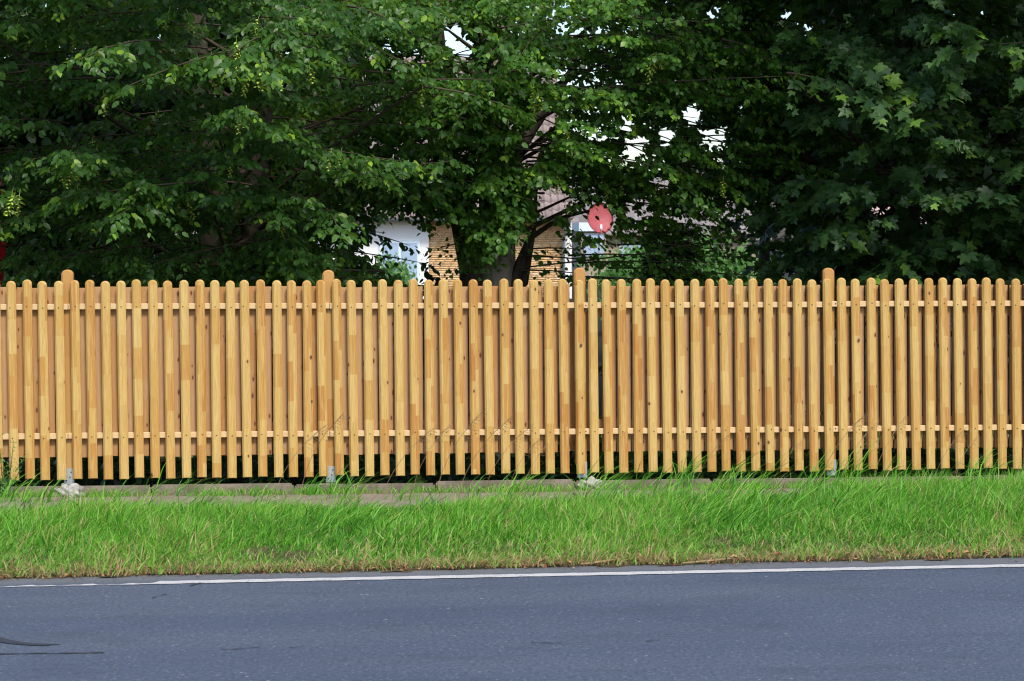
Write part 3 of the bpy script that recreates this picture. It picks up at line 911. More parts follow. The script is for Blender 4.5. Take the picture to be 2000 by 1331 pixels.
def finish_crown(tree, lv, tmpl, mat, mat1, singles, rng):
    P, D, N, L, T = lv.cat()
    m = keep_mask(P, rng)
    P, D, N, L, T = P[m], D[m], N[m], L[m], T[m]
    if singles:
        ok, d = in_frame(P)
        front = np.zeros(len(P), bool)
        idx = np.where(ok)[0]
        # the nearest leaf in each of many small cells, so that the single leaves are spread over the crown
        cell = (np.floor(P[idx, 0] / .13) * 1000 + np.floor(P[idx, 2] / .13)).astype(int)
        order = np.lexsort((d[idx], cell))
        first = idx[order][np.r_[True, np.diff(cell[order]) != 0]]
        first = first[np.argsort(d[first] - 2.0 * L[first])][:singles]
        front[first] = True
        me = mesh_np('leaf', tmpl[0], tmpl[1]); me.materials.append(mat1)
        Dn = nz(D); X = nz(np.cross(Dn, N)); Z = np.cross(X, Dn)
        for i in first:
            o = link('leaf', me, None, tree)
            mm = Matrix(((X[i, 0], Dn[i, 0], Z[i, 0], 0), (X[i, 1], Dn[i, 1], Z[i, 1], 0), (X[i, 2], Dn[i, 2], Z[i, 2], 0), (0, 0, 0, 1)))
            o.matrix_local = Matrix.Translation(Vector(P[i]) - tree.location) @ mm @ Matrix.Scale(float(L[i]), 4)
        P, D, N, L, T = P[~front], D[~front], N[~front], L[~front], T[~front]
    o = link('foliage', leaf_mesh('foliage', P - np.array(tree.location), D, N, L, T, tmpl), mat, tree)
    o['kind'] = 'stuff'
    return o

def limb_set(tree, segs, mat, name='branches'):
    bm = bmesh.new()
    for pts, rad, sd in segs:
        tube_bm(bm, [Vector(p) - tree.location for p in pts], rad, sd, False)
    o = link(name, mesh_bm(name, bm, True), mat, tree)
    o['kind'] = 'stuff'
    return o

def trunk_part(tree, pts, rad, mat, name='trunk', sides=14, seed=0):
    r_ = np.random.default_rng(seed)
    # subdivide and roughen
    P, R = [], []
    for i in range(len(pts) - 1):
        for k in range(4):
            t = k / 4
            P.append([pts[i][j] * (1 - t) + pts[i + 1][j] * t for j in range(3)]); R.append(rad[i] * (1 - t) + rad[i + 1] * t)
    P.append(pts[-1]); R.append(rad[-1])
    bm = bmesh.new()
    tube_bm(bm, [Vector(p) - tree.location for p in P], R, sides, True)
    for v in bm.verts: v.co += Vector(r_.uniform(-.05, .05, 3)) * rad[-1] * 1.2
    return link(name, mesh_bm(name, bm, True), mat, tree)

# hanging seed clusters of the hornbeams
bm = bmesh.new()
r_ = random.Random(5)
for k in range(11):
    z = -.012 - .0105 * k
    for sd in (0, 1):
        a = k * 1.9 + sd * math.pi
        L = .030 * (1 - .35 * k / 11)
        c = Vector((.003 * math.cos(a), .003 * math.sin(a), z))
        out = Vector((math.cos(a), math.sin(a), -.75)).normalized()
        sdv = Vector((-math.sin(a), math.cos(a), 0))
        vs = [bm.verts.new(q) for q in (c, c + out * L * .55 + sdv * .0065, c + out * L, c + out * L * .55 - sdv * .0065)]
        bm.faces.new(vs)
tube_bm(bm, [(0, 0, .03), (0, 0, 0), (.002, 0, -.12)], [.0012, .0012, .0008], 3)
seed_me = mesh_bm('seed_cluster', bm); seed_me.materials.append(M['seed'])

def seeds(tree, spots, rng, n):
    spots = np.array(spots)
    ok, d = in_frame(spots)
    spots, d = spots[ok], d[ok]
    w = np.exp(-(d - d.min()) / .9)
    for i in rng.choice(len(spots), size=min(n, len(spots)), replace=False, p=w / w.sum()):
        c = spots[i]
        for q in range(int(rng.integers(1, 4))):
            o = link('seed_cluster', seed_me, None, tree)
            o.location = Vector(c) - tree.location + Vector((rng.normal(0, .05), rng.normal(-.05, .03), rng.normal(-.03, .03)))
            o.rotation_euler = (rng.normal(0, .2), rng.normal(0, .2), rng.uniform(0, 6))
            sc = rng.uniform(.9, 1.35); o.scale = (sc * 1.3, sc * 1.3, sc)

def crown(rng, lv, segs, tx, ty, n, zlo, zhi, prof, kx_neg, kx_pos, kfront, kback, ntw, nlf, L, wid, tint, ln=(.9, 1.5), rho=(.45, 1.0), spots=None, phi=None, hang=.35, young=.12, tubes=True):
    pz, pr = prof
    for i in range(n):
        z = rng.uniform(zlo, zhi)
        ph = rng.uniform(0, 2 * math.pi) if phi is None else rng.uniform(*phi)
        R = float(np.interp(z, pz, pr)) * math.sqrt(rng.uniform(rho[0] ** 2, rho[1] ** 2))
        c, s = math.cos(ph), math.sin(ph)
        ex, ey = c * (kx_pos if c > 0 else kx_neg), s * (kback if s > 0 else kfront)
        tip = np.array((tx + R * ex, ty + R * ey, z))
        a = math.atan2(ey, ex) + rng.normal(0, .38)
        l = min(rng.uniform(*ln), max(.5, R * .9))
        base = tip - np.array((math.cos(a) * l, math.sin(a) * l, rng.uniform(-.18, .22)))
        tt = np.clip(tint + rng.normal(0, .10), 0.02, .9)
        p = bough(rng, lv, base, tip, ntw, nlf, L, wid * rng.uniform(.8, 1.2), rng.uniform(.05, .28), tt, hang, young)
        if tubes and keep_mask(p[-3:-2], rng, 0, 0)[0] and keep_mask(p[1:2], rng, 0, 0)[0]:
            segs.append(([base] + [p[k] for k in np.linspace(0, len(p) - 1, 4).astype(int)], [.011, .009, .007, .005, .0025], 4))
            if rng.random() > .08: continue_hub = False
            else: continue_hub = True
            hub = np.array((tx, ty, max(.9, base[2] - .35 * np.hypot(base[0] - tx, base[1] - ty) - .1)))
            mid = (hub + base) / 2 + np.array((rng.normal(0, .08), rng.normal(0, .08), rng.uniform(-.05, .12)))
            if continue_hub: segs.append(([hub, mid, base], [.028, .018, .011], 5))
        if spots is not None:
            spots.extend(list(p[len(p) // 2:] + rng.normal(0, .06, p[len(p) // 2:].shape)))

# ------------------------------------------------------------------ left hornbeam
rng = np.random.default_rng(21)
tL = empty('hornbeam_tree', (-2.26, 4.5, -.035))
tag(tL, 'large dense hornbeam with drooping tiers of leaves filling the left half', 'tree')
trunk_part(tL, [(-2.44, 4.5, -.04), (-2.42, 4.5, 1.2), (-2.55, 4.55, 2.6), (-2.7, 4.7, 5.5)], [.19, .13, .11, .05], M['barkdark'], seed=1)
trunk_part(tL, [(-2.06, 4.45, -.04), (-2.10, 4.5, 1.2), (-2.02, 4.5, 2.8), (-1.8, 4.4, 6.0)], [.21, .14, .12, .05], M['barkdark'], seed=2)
lv = Leaves(); segs = []; spots = []
PROF_L = ([1.25, 1.5, 1.9, 2.4, 3.2, 4.3, 5.5, 7.5], [1.5, 2.2, 2.9, 3.35, 3.7, 3.7, 3.2, 1.2])
FRONT = (math.pi * 1.02, math.pi * 1.98)
crown(rng, lv, segs, -2.26, 4.5, 215, 1.35, 4.0, PROF_L, 1.1, .84, 1.0, .8, 15, 12, .079, .42, .40, rho=(.72, 1.0), spots=spots, phi=FRONT, young=.14)
crown(rng, lv, segs, -2.26, 4.5, 150, 1.3, 4.2, PROF_L, 1.1, .82, 1.0, .9, 13, 10, .082, .45, .40, rho=(.30, .75), young=.08)
crown(rng, lv, segs, -2.26, 4.5, 120, 4.1, 7.4, PROF_L, 1.1, .85, 1.0, 1.0, 8, 6, .17, .55, .40, rho=(.3, 1.0), tubes=False, phi=(0, math.pi * 1.5))
crown(rng, lv, segs, -2.26, 4.5, 38, 1.9, 3.8, PROF_L, 1.1, .84, 1.0, .8, 15, 12, .080, .42, .42, rho=(1.0, 1.14), spots=spots, phi=(math.pi * 1.2, math.pi * 1.95), young=.35)
PROF_LO = ([4.0, 5.0, 6.5, 7.5], [4.3, 4.9, 4.2, 2.0])  # unseen overhang above the view, reaching forward to shade the boughs below
crown(rng, lv, segs, -2.26, 4.5, 230, 4.0, 6.6, PROF_LO, 1.15, .50, 1.0, 1.0, 8, 6, .18, .6, .40, rho=(.6, 1.0), tubes=False, phi=(math.pi * .95, math.pi * 1.5))
limb_set(tL, segs, M['twig'])
finish_crown(tL, lv, LEAF_OV, M['hornbeam'], M['hornbeam1'], 300, rng)
seeds(tL, spots, rng, 30)
# thin low sprays hanging in front of the white wall
lv = Leaves(); segs = []
for B, T in (((-1.7, 4.4, 1.72), (-.42, 4.1, 1.62)), ((-1.5, 4.0, 1.95), (-.62, 3.6, 1.80)), ((-1.55, 4.6, 1.45), (-.72, 4.2, 1.42)), ((-1.2, 3.8, 1.62), (-.75, 3.4, 1.50))):
    p = bough(rng, lv, B, T, 9, 6, .085, .28, .08, .35)
    segs.append(([B] + [p[k] for k in (0, 3, 6, 8)], [.010, .008, .006, .005, .002], 4))
limb_set(tL, segs, M['twig'])
P, D, N, L, T = lv.cat()
o = link('foliage', leaf_mesh('foliage', P - np.array(tL.location), D, N, L, T, LEAF_OV), M['hornbeam'], tL); o['kind'] = 'stuff'

# ------------------------------------------------------------------ middle tree, several stems
rng = np.random.default_rng(33)
tC = empty('round_leaved_tree', (.17, 4.5, -.035))
tag(tC, 'thick grey multi-stemmed tree with small round leaves standing before the brick bungalow', 'tree')
trunk_part(tC, [(.26, 4.5, -.04), (.26, 4.5, .6), (.255, 4.5, 1.45), (.25, 4.5, 1.9), (.20, 4.5, 2.6), (.19, 4.5, 4.0), (.15, 4.5, 6.5)], [.25, .20, .175, .165, .155, .145, .06], M['bark'], seed=3, sides=18)
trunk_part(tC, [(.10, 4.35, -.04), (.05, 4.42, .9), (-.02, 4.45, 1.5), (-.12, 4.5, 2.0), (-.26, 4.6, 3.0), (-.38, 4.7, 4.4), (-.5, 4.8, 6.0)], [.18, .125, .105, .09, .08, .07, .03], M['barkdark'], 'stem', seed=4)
trunk_part(tC, [(.27, 4.52, 1.8), (.33, 4.5, 2.35), (.44, 4.46, 2.65), (.62, 4.4, 2.92), (.95, 4.2, 3.4)], [.11, .10, .085, .065, .03], M['bark'], 'stem', seed=5, sides=10)
trunk_part(tC, [(.34, 4.42, 1.15), (.47, 4.40, 1.55), (.55, 4.42, 1.78), (.86, 4.5, 1.98), (1.15, 4.55, 2.05)], [.07, .055, .03, .02, .012], M['barkdark'], 'stem', seed=6, sides=8)
trunk_part(tC, [(.35, 4.45, .9), (.50, 4.4, 1.35), (.60, 4.4, 1.9), (.62, 4.4, 2.4)], [.05, .04, .02, .012], M['barkdark'], 'stem', seed=7, sides=8)
lv = Leaves(); segs = []; spots = []
PROF_C = ([1.45, 1.8, 2.1, 2.5, 3.2, 4.5, 7.0], [.5, 1.2, 1.9, 2.5, 2.9, 3.0, 1.2])
crown(rng, lv, segs, .17, 4.5, 165, 1.75, 4.2, PROF_C, .62, 1.12, .95, .8, 15, 11, .060, .36, .45, rho=(.60, 1.0), spots=spots, phi=FRONT, young=.14)
crown(rng, lv, segs, .17, 4.5, 62, 1.95, 4.3, PROF_C, .7, 1.15, 1.0, .9, 13, 10, .064, .40, .44, rho=(.15, .7), young=.08)
crown(rng, lv, segs, .17, 4.5, 70, 4.3, 7.0, PROF_C, .9, 1.1, 1.0, 1.0, 8, 6, .16, .5, .42, rho=(.2, 1.0), tubes=False, phi=(-.1, math.pi * 1.05))
crown(rng, lv, segs, .17, 4.5, 135, 2.0, 4.1, PROF_C, .62, 1.30, .95, .8, 15, 10, .061, .38, .45, rho=(.55, 1.05), phi=(math.pi * 1.45, math.pi * 2.25), young=.12)
limb_set(tC, segs, M['twig'])
finish_crown(tC, lv, LEAF_RD, M['linden'], M['linden1'], 300, rng)
seeds(tC, spots, rng, 26)
lv = Leaves(); segs = []
for B, T, a, b in (((.18, 3.7, 2.2), (-.05, 2.6, 1.90), 13, 9), ((.2, 3.6, 2.1), (.10, 2.45, 1.80), 14, 9), ((.26, 3.6, 2.1), (.24, 2.6, 1.88), 12, 8), ((.18, 3.4, 1.95), (.06, 2.7, 1.72), 10, 8), ((.1, 3.7, 2.3), (-.26, 2.7, 2.06), 12, 8),
                   ((.5, 4.3, 1.62), (1.35, 4.0, 1.60), 9, 5), ((.46, 4.3, 1.48), (1.05, 4.1, 1.50), 9, 5), ((.5, 4.2, 1.68), (1.0, 4.0, 1.74), 8, 5), ((.9, 4.2, 1.62), (1.75, 3.9, 1.68), 11, 6), ((1.3, 4.3, 1.5), (2.3, 4.0, 1.52), 13, 7), ((1.4, 4.4, 1.72), (2.4, 4.2, 1.78), 13, 7), ((1.7, 4.4, 1.6), (2.7, 3.9, 1.66), 13, 7), ((1.2, 4.4, 1.40), (2.1, 3.9, 1.42), 12, 7), ((1.9, 4.4, 1.45), (2.8, 3.8, 1.48), 13, 7),
                   ((1.0, 4.2, 1.55), (2.2, 3.6, 1.62), 14, 7), ((.8, 4.2, 1.42), (1.7, 3.7, 1.45), 12, 7), ((1.5, 4.2, 1.75), (2.5, 3.7, 1.70), 13, 7), ((1.3, 4.2, 2.15), (2.1, 3.6, 2.08), 13, 8), ((1.5, 4.3, 1.95), (2.5, 3.7, 1.92), 13, 8), ((1.8, 4.2, 2.25), (2.7, 3.6, 2.12), 13, 8), ((1.6, 4.4, 1.85), (2.4, 3.9, 1.84), 12, 8), ((.8, 4.0, 2.35), (1.5, 3.3, 2.22), 13, 8), ((.05, 4.2, 1.50), (-.20, 3.9, 1.55), 6, 4), ((.0, 4.2, 1.75), (-.38, 3.9, 1.74), 5, 4)):
    p = bough(rng, lv, B, T, a, b, .060, .26, .06, .34)
    segs.append(([B] + [p[k] for k in (0, len(p) // 3, 2 * len(p) // 3, len(p) - 1)], [.011, .009, .007, .005, .002], 4))
segs.append(([(.45, 4.35, 1.50), (1.1, 4.1, 1.58), (1.7, 3.9, 1.66), (2.5, 3.7, 1.84)], [.009, .008, .006, .003], 5))
limb_set(tC, segs, M['twig'])
P, D, N, L, T = lv.cat()
o = link('foliage', leaf_mesh('foliage', P - np.array(tC.location), D, N, L, T, LEAF_RD), M['linden'], tC); o['kind'] = 'stuff'

# ------------------------------------------------------------------ right maple
rng = np.random.default_rng(45)
tR = empty('maple_tree', (4.35, 4.7, -.035))
tag(tR, 'dark maple with large five-lobed leaves at the right', 'tree')
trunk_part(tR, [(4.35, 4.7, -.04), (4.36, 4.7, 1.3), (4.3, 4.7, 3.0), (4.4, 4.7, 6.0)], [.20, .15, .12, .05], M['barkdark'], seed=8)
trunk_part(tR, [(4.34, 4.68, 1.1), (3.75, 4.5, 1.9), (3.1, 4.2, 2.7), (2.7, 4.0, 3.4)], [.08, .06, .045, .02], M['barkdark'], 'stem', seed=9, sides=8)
lv = Leaves(); segs = []
PROF_R = ([1.25, 1.6, 2.0, 2.6, 3.4, 4.5, 7.0], [2.0, 2.7, 3.15, 3.5, 3.7, 3.6, 1.4])
crown(rng, lv, segs, 4.35, 4.7, 125, 1.35, 4.1, PROF_R, .66, 1.0, 1.0, .8, 12, 8, .110, .42, .40, rho=(.74, 1.0), phi=FRONT, hang=.25, young=.16)
crown(rng, lv, segs, 4.35, 4.7, 135, 1.25, 4.2, PROF_R, .80, 1.0, 1.0, .9, 10, 7, .115, .45, .40, rho=(.25, .75), hang=.25, young=.06)
crown(rng, lv, segs, 4.35, 4.7, 110, 4.2, 7.0, PROF_R, .9, 1.0, 1.0, 1.0, 7, 5, .24, .5, .3, rho=(.2, 1.0), tubes=False)
crown(rng, lv, segs, 4.35, 4.7, 46, 1.7, 3.6, PROF_R, .55, 1.0, 1.0, .8, 12, 8, .112, .42, .44, rho=(1.0, 1.18), phi=(math.pi * 1.25, math.pi * 2.0), hang=.25, young=.35)
PROF_RO = ([4.0, 5.0, 6.5, 7.5], [4.2, 4.8, 4.2, 2.0])  # unseen upper maple boughs, spread wide to put lower leaves in shadow
crown(rng, lv, segs, 4.35, 4.7, 170, 4.15, 6.6, PROF_RO, .9, 1.1, 1.0, 1.0, 7, 5, .25, .55, .3, rho=(.55, 1.0), tubes=False, phi=(math.pi * .9, math.pi * 2.1))
limb_set(tR, segs, M['twig'])
finish_crown(tR, lv, LEAF_MP, M['maple'], M['maple1'], 300, rng)

# ------------------------------------------------------------------ trees and shrubs farther back, tree leaves coloured shade-dark
def mass(rng, cx, cy, cz, rx, ry, rz, n, L, tint, lumps=26):
    c = nz(rng.normal(size=(lumps, 3))) * (rng.uniform(.2, .85, (lumps, 1)))
    q = c[rng.integers(0, lumps, n)] + rng.normal(0, .17, (n, 3))
    P = q * np.array((rx, ry, rz)) + np.array((cx, cy, cz))
    P = P[P[:, 2] > .02]
    n = len(P)
    D = rng.normal(size=(n, 3)) * .7 - UP * .5
    N = rng.normal(size=(n, 3)) * .6 + UP * .6 - np.array((0, .5, 0))
    return P, nz(D), nz(N), L * rng.uniform(.7, 1.2, n), np.clip(rng.normal(tint, .15, n), 0, 1)

def back_tree(name, label, cat, x, y, zc, rx, ry, rz, n, L, mat, tmpl, seed, trunk_r=.12, tint=.4, group=None, voids=True):
    rng = np.random.default_rng(seed)
    t = empty(name, (x, y, -.035)); tag(t, label, cat, group)
    lv = Leaves(); lv.add(*mass(rng, x, y, zc, rx, ry, rz, n, L, tint))
    P, D, N, L_, T = lv.cat()
    if voids:
        m = keep_mask(P, rng, .3, .02); P, D, N, L_, T = P[m], D[m], N[m], L_[m], T[m]
    o = link('foliage', leaf_mesh('foliage', P - np.array(t.location), D, N, L_, T, tmpl), mat, t); o['kind'] = 'stuff'
    trunk_part(t, [(x, y, -.04), (x + .05, y, zc * .5), (x - .05, y, zc), (x, y, zc + rz * .7)], [trunk_r, trunk_r * .8, trunk_r * .6, trunk_r * .2], M['barkdark'], seed=seed, sides=9)
    return t
back_tree('shade_tree', 'deep green tree in shadow behind the left hornbeam trunks', 'tree', -5.0, 8.2, 2.7, 2.6, 1.4, 3.0, 15000, .17, M['shadetoned'], LEAF_OV, 61)
back_tree('shade_tree', 'shadowed tree between the left hornbeam and the white house wall', 'tree', -2.35, 8.8, 2.9, 1.75, 1.4, 3.0, 11500, .16, M['shadetoned'], LEAF_OV, 62)
back_tree('shade_tree', 'shadowed broad tree behind the maple, left of its trunk', 'tree', 5.0, 9.0, 2.6, 1.7, 1.5, 2.8, 11500, .18, M['shadetoned'], LEAF_MP, 63)
back_tree('shade_tree', 'shadowed tree behind the maple at the right edge', 'tree', 7.7, 8.5, 2.8, 2.2, 1.5, 3.0, 11500, .19, M['shadetoned'], LEAF_MP, 64)
back_tree('shade_tree', 'high-crowned shadowed tree between the left hornbeam and the multi-stemmed tree', 'tree', -1.25, 10.5, 5.4, 2.4, 1.6, 2.2, 5600, .15, M['shadetoned'], LEAF_RD, 65, .10)
back_tree('shade_tree', 'thin-crowned tree showing sky specks behind the right of the middle tree', 'tree', 4.3, 11.0, 4.0, 2.9, 1.5, 1.9, 7500, .12, M['shadetoned'], LEAF_RD, 70, .09)
back_tree('garden_shrub', 'bright green garden shrub right of the bungalow corner', 'shrub', 6.5, 33.0, .80, 1.7, 1.0, 1.25, 5200, .12, M['shrub'], LEAF_RD, 66, .03, .5, voids=False)
back_tree('garden_shrub', 'bright green shrub below the pale blue window', 'shrub', -.25, 26.0, .70, .65, .6, .85, 1800, .11, M['shrub'], LEAF_OV, 67, .03, .5, voids=False)
back_tree('garden_shrub', 'low dark shrub behind the fence before the yellow brick wall', 'shrub', -.35, 5.2, .95, .36, .35, .58, 900, .085, M['shadetoned'], LEAF_RD, 68, .03, .4, voids=False)
back_tree('garden_shrub', 'green bush deep in the garden behind the small spruce', 'shrub', 4.8, 20.0, .8, 1.9, 1.0, 1.15, 5200, .13, M['shrub'], LEAF_OV, 69, .03, .4, voids=False)

# young spruce
rng = np.random.default_rng(77)
sp = empty('spruce_tree', (2.25, 6.2, -.035)); tag(sp, 'small dark spruce with feathery needles under the red dish', 'tree')
trunk_part(sp, [(2.25, 6.2, -.04), (2.25, 6.2, 1.2), (2.26, 6.2, 2.05)], [.05, .035, .006], M['barkdark'], seed=10, sides=8)
segs = []; Ps, Ds, Ls = [], [], []
for tier in range(13):
    z0 = .35 + tier * .125
    R = (2.15 - z0) * .42 + .10
    for k in range(8):
        a = k * .785 + tier * .45 + rng.normal(0, .12)
        z = z0 + rng.uniform(-.06, .06)
        dr = np.array((math.cos(a), math.sin(a), rng.uniform(-.35, .15))); B = np.array((2.25, 6.2, z))
        r1 = R * rng.uniform(.75, 1.1)
        segs.append(([B, B + dr * r1 * .6, B + dr * r1 + UP * .03], [.008, .005, .002], 3))
        sd = nz(np.cross(dr, UP))
        for t in np.linspace(.2, 1, 8):
            for sg in (-1, 1):
                tl = .22 * (1.15 - t) + .05
                td = nz(dr * .75 + sd * sg * .65 + UP * rng.normal(-.15, .25)); b0 = B + dr * r1 * t
                m = 44
                u = rng.random(m)
                Ps.append(b0 + np.outer(u * tl, td)); Ds.append(nz(td * .6 + rng.normal(0, .55, (m, 3)))); Ls.append(np.full(m, .036))
limb_set(sp, segs, M['twig'])
P, D, L = np.concatenate(Ps), np.concatenate(Ds), np.concatenate(Ls)
NEED = (np.array([(-.07, 0, 0), (.07, 0, 0), (0, 1, 0)]), np.array([(0, 1, 2)]))
o = link('foliage', leaf_mesh('foliage', P - np.array(sp.location), D, rng.normal(size=P.shape), L, rng.random(len(P)), NEED), M['needle'], sp); o['kind'] = 'stuff'

# low plants and litter behind the fence
rng = np.random.default_rng(81)
n = 9000
x = rng.uniform(-5, 5.2, n); dens = np.clip(.10 + .55 * (x > .6) + .25 * np.sin(x * 2.3) * (x > .6), .06, 1)
k = rng.random(n) < dens; x = x[k]; n = len(x)
y = .28 + rng.random(n) ** 1.4 * 2.2
P = np.stack([x, y, np.abs(rng.normal(0, .11, n)) * (1 + .5 * np.sin(x * 3.1)) * np.clip(.5 + .5 * (x > .6), 0, 1) - .02], 1)
D = nz(rng.normal(size=(n, 3)) + UP * .2); N = nz(rng.normal(size=(n, 3)) * .5 + UP * .7 - np.array((0, .6, 0)))
o = link('ground_cover', leaf_mesh('ground_cover', P, D, N, rng.uniform(.045, .085, n), np.clip(rng.normal(.5, .25, n), 0, 1), LEAF_RD), M['hornbeam'])
tag(o, 'low leafy ground cover growing in the shade behind the fence', 'ground cover', kind='stuff')

n = 12000  # leaves added in a dark colour so the gap under the boards reads shaded
x = rng.uniform(-5, 5.2, n); y = rng.uniform(.26, 1.7, n)
P = np.stack([x, y, rng.random(n) * (.16 + .12 * np.sin(x * 2.7) ** 2) - .03], 1)
o = link('undergrowth', leaf_mesh('undergrowth', P, nz(rng.normal(size=(n, 3))), nz(rng.normal(size=(n, 3))), rng.uniform(.05, .10, n), np.clip(rng.normal(.2, .2, n), 0, 1), LEAF_OV), M['shadetoned'])
tag(o, 'tangled undergrowth coloured dark as shade low down behind the fence boards', 'undergrowth', kind='stuff')

# ------------------------------------------------------------------ grass of the verge
def blades(rng, X, Y, Z, H, lean, ldir, W, tint):
    n = len(X)
    t = np.array((0, .38, .72, 1.0))
    c, s = np.cos(ldir), np.sin(ldir)
    yaw = rng.uniform(0, 2 * math.pi, n)
    wx, wy = np.cos(yaw), np.sin(yaw) * .5
    V = np.zeros((n, 7, 3))
    wv = np.array((.8, 1.0, .65))
    for k in range(4):
        off = H * lean * t[k] ** 1.8
        px = X + c * off; py = Y + s * off; pz = Z + H * (t[k] - .33 * np.minimum(lean, 1.4) * t[k] ** 2.3)
        if k < 3:
            for j, sg in ((0, -1), (1, 1)):
                V[:, 2 * k + j, 0] = px + sg * wx * W * .5 * wv[k]
                V[:, 2 * k + j, 1] = py + sg * wy * W * .5 * wv[k]
                V[:, 2 * k + j, 2] = pz
        else:
            V[:, 6] = np.stack([px, py, pz], 1)
    tf = np.array([(0, 1, 3), (0, 3, 2), (2, 3, 5), (2, 5, 4), (4, 5, 6)])
    F = (tf[None] + (np.arange(n) * 7)[:, None, None]).reshape(-1, 3)
    return V.reshape(-1, 3), F, np.repeat(np.clip(tint, 0, 1), 5)

rng = np.random.default_rng(91)
parts = []
def wave(x, y): return .5 + .22 * np.sin(x * 2.3 + 1.1) + .16 * np.sin(x * 5.1 - y * 2.2) + .12 * np.sin(x * 9.7 + y * 6.1)
def rE(x): return -3.175 + .030 * x
n = 150000
X = rng.uniform(-5.2, 5.4, n); t = rng.random(n) ** .92
Y = rE(X) + .02 + t * (path_lo(X) - .02 - rE(X)) + rng.normal(0, .05, n)
w = wave(X, Y)
keepp = rng.random(n) < np.clip(.8 + 2.4 * t, 0, 1) * np.clip(1.25 - .8 * np.clip(t - .86, 0, 1) * 7 * (1 - w), .12, 1)
X, Y, t, w = X[keepp], Y[keepp], t[keepp], w[keepp]; n = len(X)
right = np.clip((X - .3) / 2.2, 0, 1)
H = (.040 + .058 * np.clip(t * 3, 0, 1) + .020 * np.clip((t - .35) * 2, 0, 1) - .050 * np.clip((t - .68) * 4, 0, 1) * (1 - .8 * right)) * (.50 + 1.0 * w) * rng.uniform(.5, 1.4, n) * (1 + .20 * right * (t > .3))
dry = np.clip(.58 - 2.0 * t + rng.normal(0, .25, n), 0.06, 1)
tint = np.where(rng.random(n) < .78 * dry, rng.uniform(.64, 1.0, n), rng.normal(.42, .16, n) + .25 * (w - .5))
parts.append(blades(rng, X, Y, np.full(n, .012), H * 1.3, rng.gamma(2.2, .40, n), rng.normal(.1, 1.5, n), rng.uniform(.0035, .0085, n), tint))
# longer arching blades towards the path and in tufts at the fence
tx, ty, th = [], [], []
for q in range(640):
    cx = rng.uniform(-4.9, 5.2); cy = rng.uniform(-2.3, float(path_lo(cx)) + .08) if rng.random() < .86 else rng.uniform(-.75, -.12)
    if cx < -.4 and cy > -.76 and rng.random() < .6: continue
    m = int(rng.integers(8, 22)); hh = rng.uniform(.13, .33) * (1.05 if cx > .3 else .72) * (1.2 if cy > -.72 else 1)
    tx.append(cx + rng.normal(0, .05, m)); ty.append(cy + rng.normal(0, .04, m)); th.append(hh * rng.uniform(.6, 1.25, m))
X, Y, H = np.concatenate(tx), np.concatenate(ty), np.concatenate(th); n = len(X)
parts.append(blades(rng, X, Y, np.full(n, .01), H, rng.uniform(.4, 1.5, n), rng.normal(.15, .75, n), rng.uniform(.0045, .0095, n), rng.normal(.40, .17, n)))
# sparse short grass on the path joints
n = 16000
X = rng.uniform(-5, 5.2, n); Y = np.where(rng.random(n) < .55, rng.normal(-.20, .06, n), rng.uniform(-1.3, -.08, n))
k = rng.random(n) < wave(X * 1.7, Y) ** 1.6 * 1.6; X, Y = X[k], Y[k]; n = len(X)
parts.append(blades(rng, X, Y, np.full(n, .0), rng.uniform(.02, .08, n), rng.uniform(.2, 1.2, n), rng.uniform(0, 6.28, n), rng.uniform(.003, .006, n), rng.normal(.50, .14, n)))
# thatch at the asphalt edge
n = 6500
X = rng.uniform(-5.2, 5.4, n); Y = rE(X) + rng.normal(.05, .04, n)
parts.append(blades(rng, X, Y, np.full(n, .006), rng.uniform(.03, .10, n), rng.uniform(.9, 2.4, n), rng.uniform(0, 6.28, n), rng.uniform(.0025, .005, n), rng.uniform(.78, 1.0, n)))
Vs, Fs, Ts, off = [], [], [], 0
for V, F, T in parts:
    Vs.append(V); Fs.append(F + off); Ts.append(T); off += len(V)
o = link('verge_grass', mesh_np('verge_grass', np.concatenate(Vs), np.concatenate(Fs), {'tint': np.concatenate(Ts)}), M['grass'])
tag(o, 'bright green roadside grass with straw-coloured dry edge along the asphalt', 'grass', kind='stuff')

# flowering grass stalks leaning to the right before the pickets
def stalk_mesh(seed):
    r_ = random.Random(seed)
    bm = bmesh.new()
    def pt(t): return Vector((.52 * t ** 1.5, .02 * math.sin(t * 5 + seed), .95 * t - .12 * t ** 3))
    tube_bm(bm, [pt(k / 8) for k in range(9)], [.0038 - .0020 * k / 8 for k in range(9)], 3)
    for k in range(20):
        t = .66 + .34 * k / 19
        b = pt(t)
        L = .13 * (1.08 - (t - .66) / .34 * .8) * r_.uniform(.6, 1.1)
        d = Vector((.7 + r_.uniform(-.3, .3), r_.uniform(-.5, .5), .75 * (1 if k % 2 else -.25) + r_.uniform(-.2, .2))).normalized()
        e = b + d * L - Vector((0, 0, L * .12))
        tube_bm(bm, [b, b + d * L * .5, e], [.0015, .0012, .0010], 3)
        for q in (.45, .7, 1.0):
            c = b + d * L * q - Vector((0, 0, L * .12 * q))
            s = .0042; l = .017
            a = d * l; n_ = Vector((0, 0, s)); m_ = Vector((0, s, 0))
            vs = [bm.verts.new(v) for v in (c, c + a * .5 + n_, c + a, c + a * .5 - n_)]
            bm.faces.new(vs)
            vs = [bm.verts.new(v) for v in (c, c + a * .5 + m_, c + a, c + a * .5 - m_)]
            bm.faces.new(vs)
    me = mesh_bm('seed_grass', bm); me.materials.append(M['seedgrass'])
    return me
sm = [stalk_mesh(k) for k in range(4)]
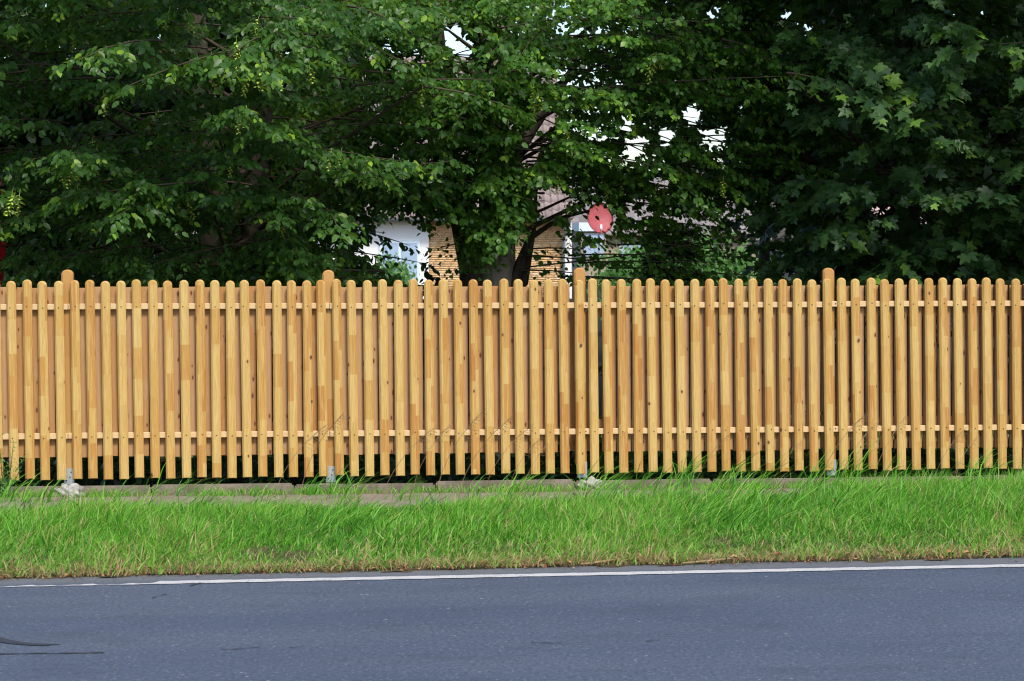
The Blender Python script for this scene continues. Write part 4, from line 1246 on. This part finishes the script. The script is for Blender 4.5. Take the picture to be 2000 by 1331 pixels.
STK = [(-1.68, .62), (-1.50, .66), (-.93, .62), (-.72, .56), (-.55, .68), (-.40, .66), (-.22, .60), (-.05, .46), (.05, .40), (1.28, .48), (1.82, .42), (2.15, .66), (2.33, .56), (2.56, .60), (2.98, .50), (3.14, .46)]
for i, (x, h) in enumerate(STK):
    o = link('seed_grass', sm[i % 4], None, None, (x, -.26 - .05 * (i % 3), 0.0), (0, RAD(random.Random(i).uniform(-6, 6)), RAD(random.Random(i + 7).uniform(-25, 25))), (h, h, h))
    tag(o, 'thin dry flowering grass stalk leaning right in front of the pickets', 'grass stalk', 'flowering grass stalks before the fence')

# feathery weed at the left edge
wd = empty('weed', (-3.53, -.22, 0)); tag(wd, 'grey-green feathery weed growing against the leftmost pickets', 'weed')
rng = np.random.default_rng(99)
segs = []; lv = Leaves()
for k, (dx, hh) in enumerate(((-.10, .52), (-.03, .44), (.06, .40), (.13, .30), (-.16, .38))):
    b = np.array((-3.53, -.22, 0.)); tip = b + np.array((dx, rng.normal(0, .04), hh))
    segs.append(([b, (b + tip) / 2 + np.array((dx * .2, 0, .02)), tip], [.003, .0025, .001], 4))
    m = 90; t = rng.random(m)
    P = b + np.outer(t, tip - b) + rng.normal(0, .012, (m, 3))
    lv.add(P, nz(rng.normal(size=(m, 3)) + UP * .5), nz(rng.normal(size=(m, 3))), rng.uniform(.012, .04, m) * (1.2 - .6 * t), np.clip(rng.normal(.5, .2, m), 0, 1))
limb_set(wd, segs, M['twig'], 'stems')
P, D, N, L, T = lv.cat()
t_ov = (LEAF_OV[0] * np.array((.55, 1, 1)), LEAF_OV[1])
o = link('leaves', leaf_mesh('leaves', P - np.array(wd.location), D, N, L, T, t_ov), M['shrub'], wd); o['kind'] = 'stuff'

# ------------------------------------------------------------------ litter at the road edge
rng = np.random.default_rng(101)
n = 2600
X = rng.uniform(-5, 5.2, n); Y = rE(X) + rng.normal(.035, .045, n)
P = np.stack([X, Y, rng.uniform(.008, .022, n)], 1)
o = link('leaf_litter', leaf_mesh('leaf_litter', P, nz(rng.normal(size=(n, 3)) * np.array((1, 1, .25))), nz(rng.normal(size=(n, 3)) * .45 + UP), rng.uniform(.008, .026, n), rng.random(n) ** 1.2, LEAF_OV), M['dead'])
tag(o, 'crumbs of dead leaves and bark scattered along the asphalt edge', 'litter', kind='stuff')
curl = LEAF_RD[0].copy(); curl[:, 2] += .9 * curl[:, 0] ** 2 * 2 + .25 * (curl[:, 1] - .5) ** 2
dead_me = [mesh_np('fallen_leaf', curl, LEAF_RD[1], {'tint': np.full(6, q)}) for q in (.35, .55, .8, 1.0)]
for me in dead_me: me.materials.append(M['dead'])
DL = [-2.94, -2.2, -1.55, -1.18, -.95, -.42, -.1, .02, .30, .44, .62, .98, 1.24, 1.40, 1.62, 1.86, 2.02, 2.18, 2.31, 2.42]
for i, x in enumerate(DL):
    o = link('fallen_leaf', dead_me[i % 4], None, None, (x, rE(x) + rng.uniform(-.02, .07), .028), (rng.uniform(-.5, .5), rng.uniform(-.5, .5), rng.uniform(0, 6.28)), (.05, .05, .05))
    s = rng.uniform(.034, .06); o.scale = (s, s, s)
    tag(o, 'curled brown dead leaf lying where the grass meets the asphalt', 'leaf', 'fallen leaves at the road edge')
for i, (x0, y0, x1, y1, lab) in enumerate(((.66, -3.18, 1.02, -3.12, 'long pale straw stalk lying on the asphalt edge right of the middle'), (.10, -3.165, .32, -3.12, 'short pale straw stalk at the asphalt edge near the middle'))):
    bm = bmesh.new(); tube_bm(bm, [(0, 0, .012), ((x1 - x0) * .5, (y1 - y0) * .4, .02), (x1 - x0, y1 - y0, .030)], [.006, .008, .004], 5)
    tag(link('straw_stalk', mesh_bm('straw_stalk', bm), M['seedgrass'], None, (x0, y0, .0)), lab, 'straw')
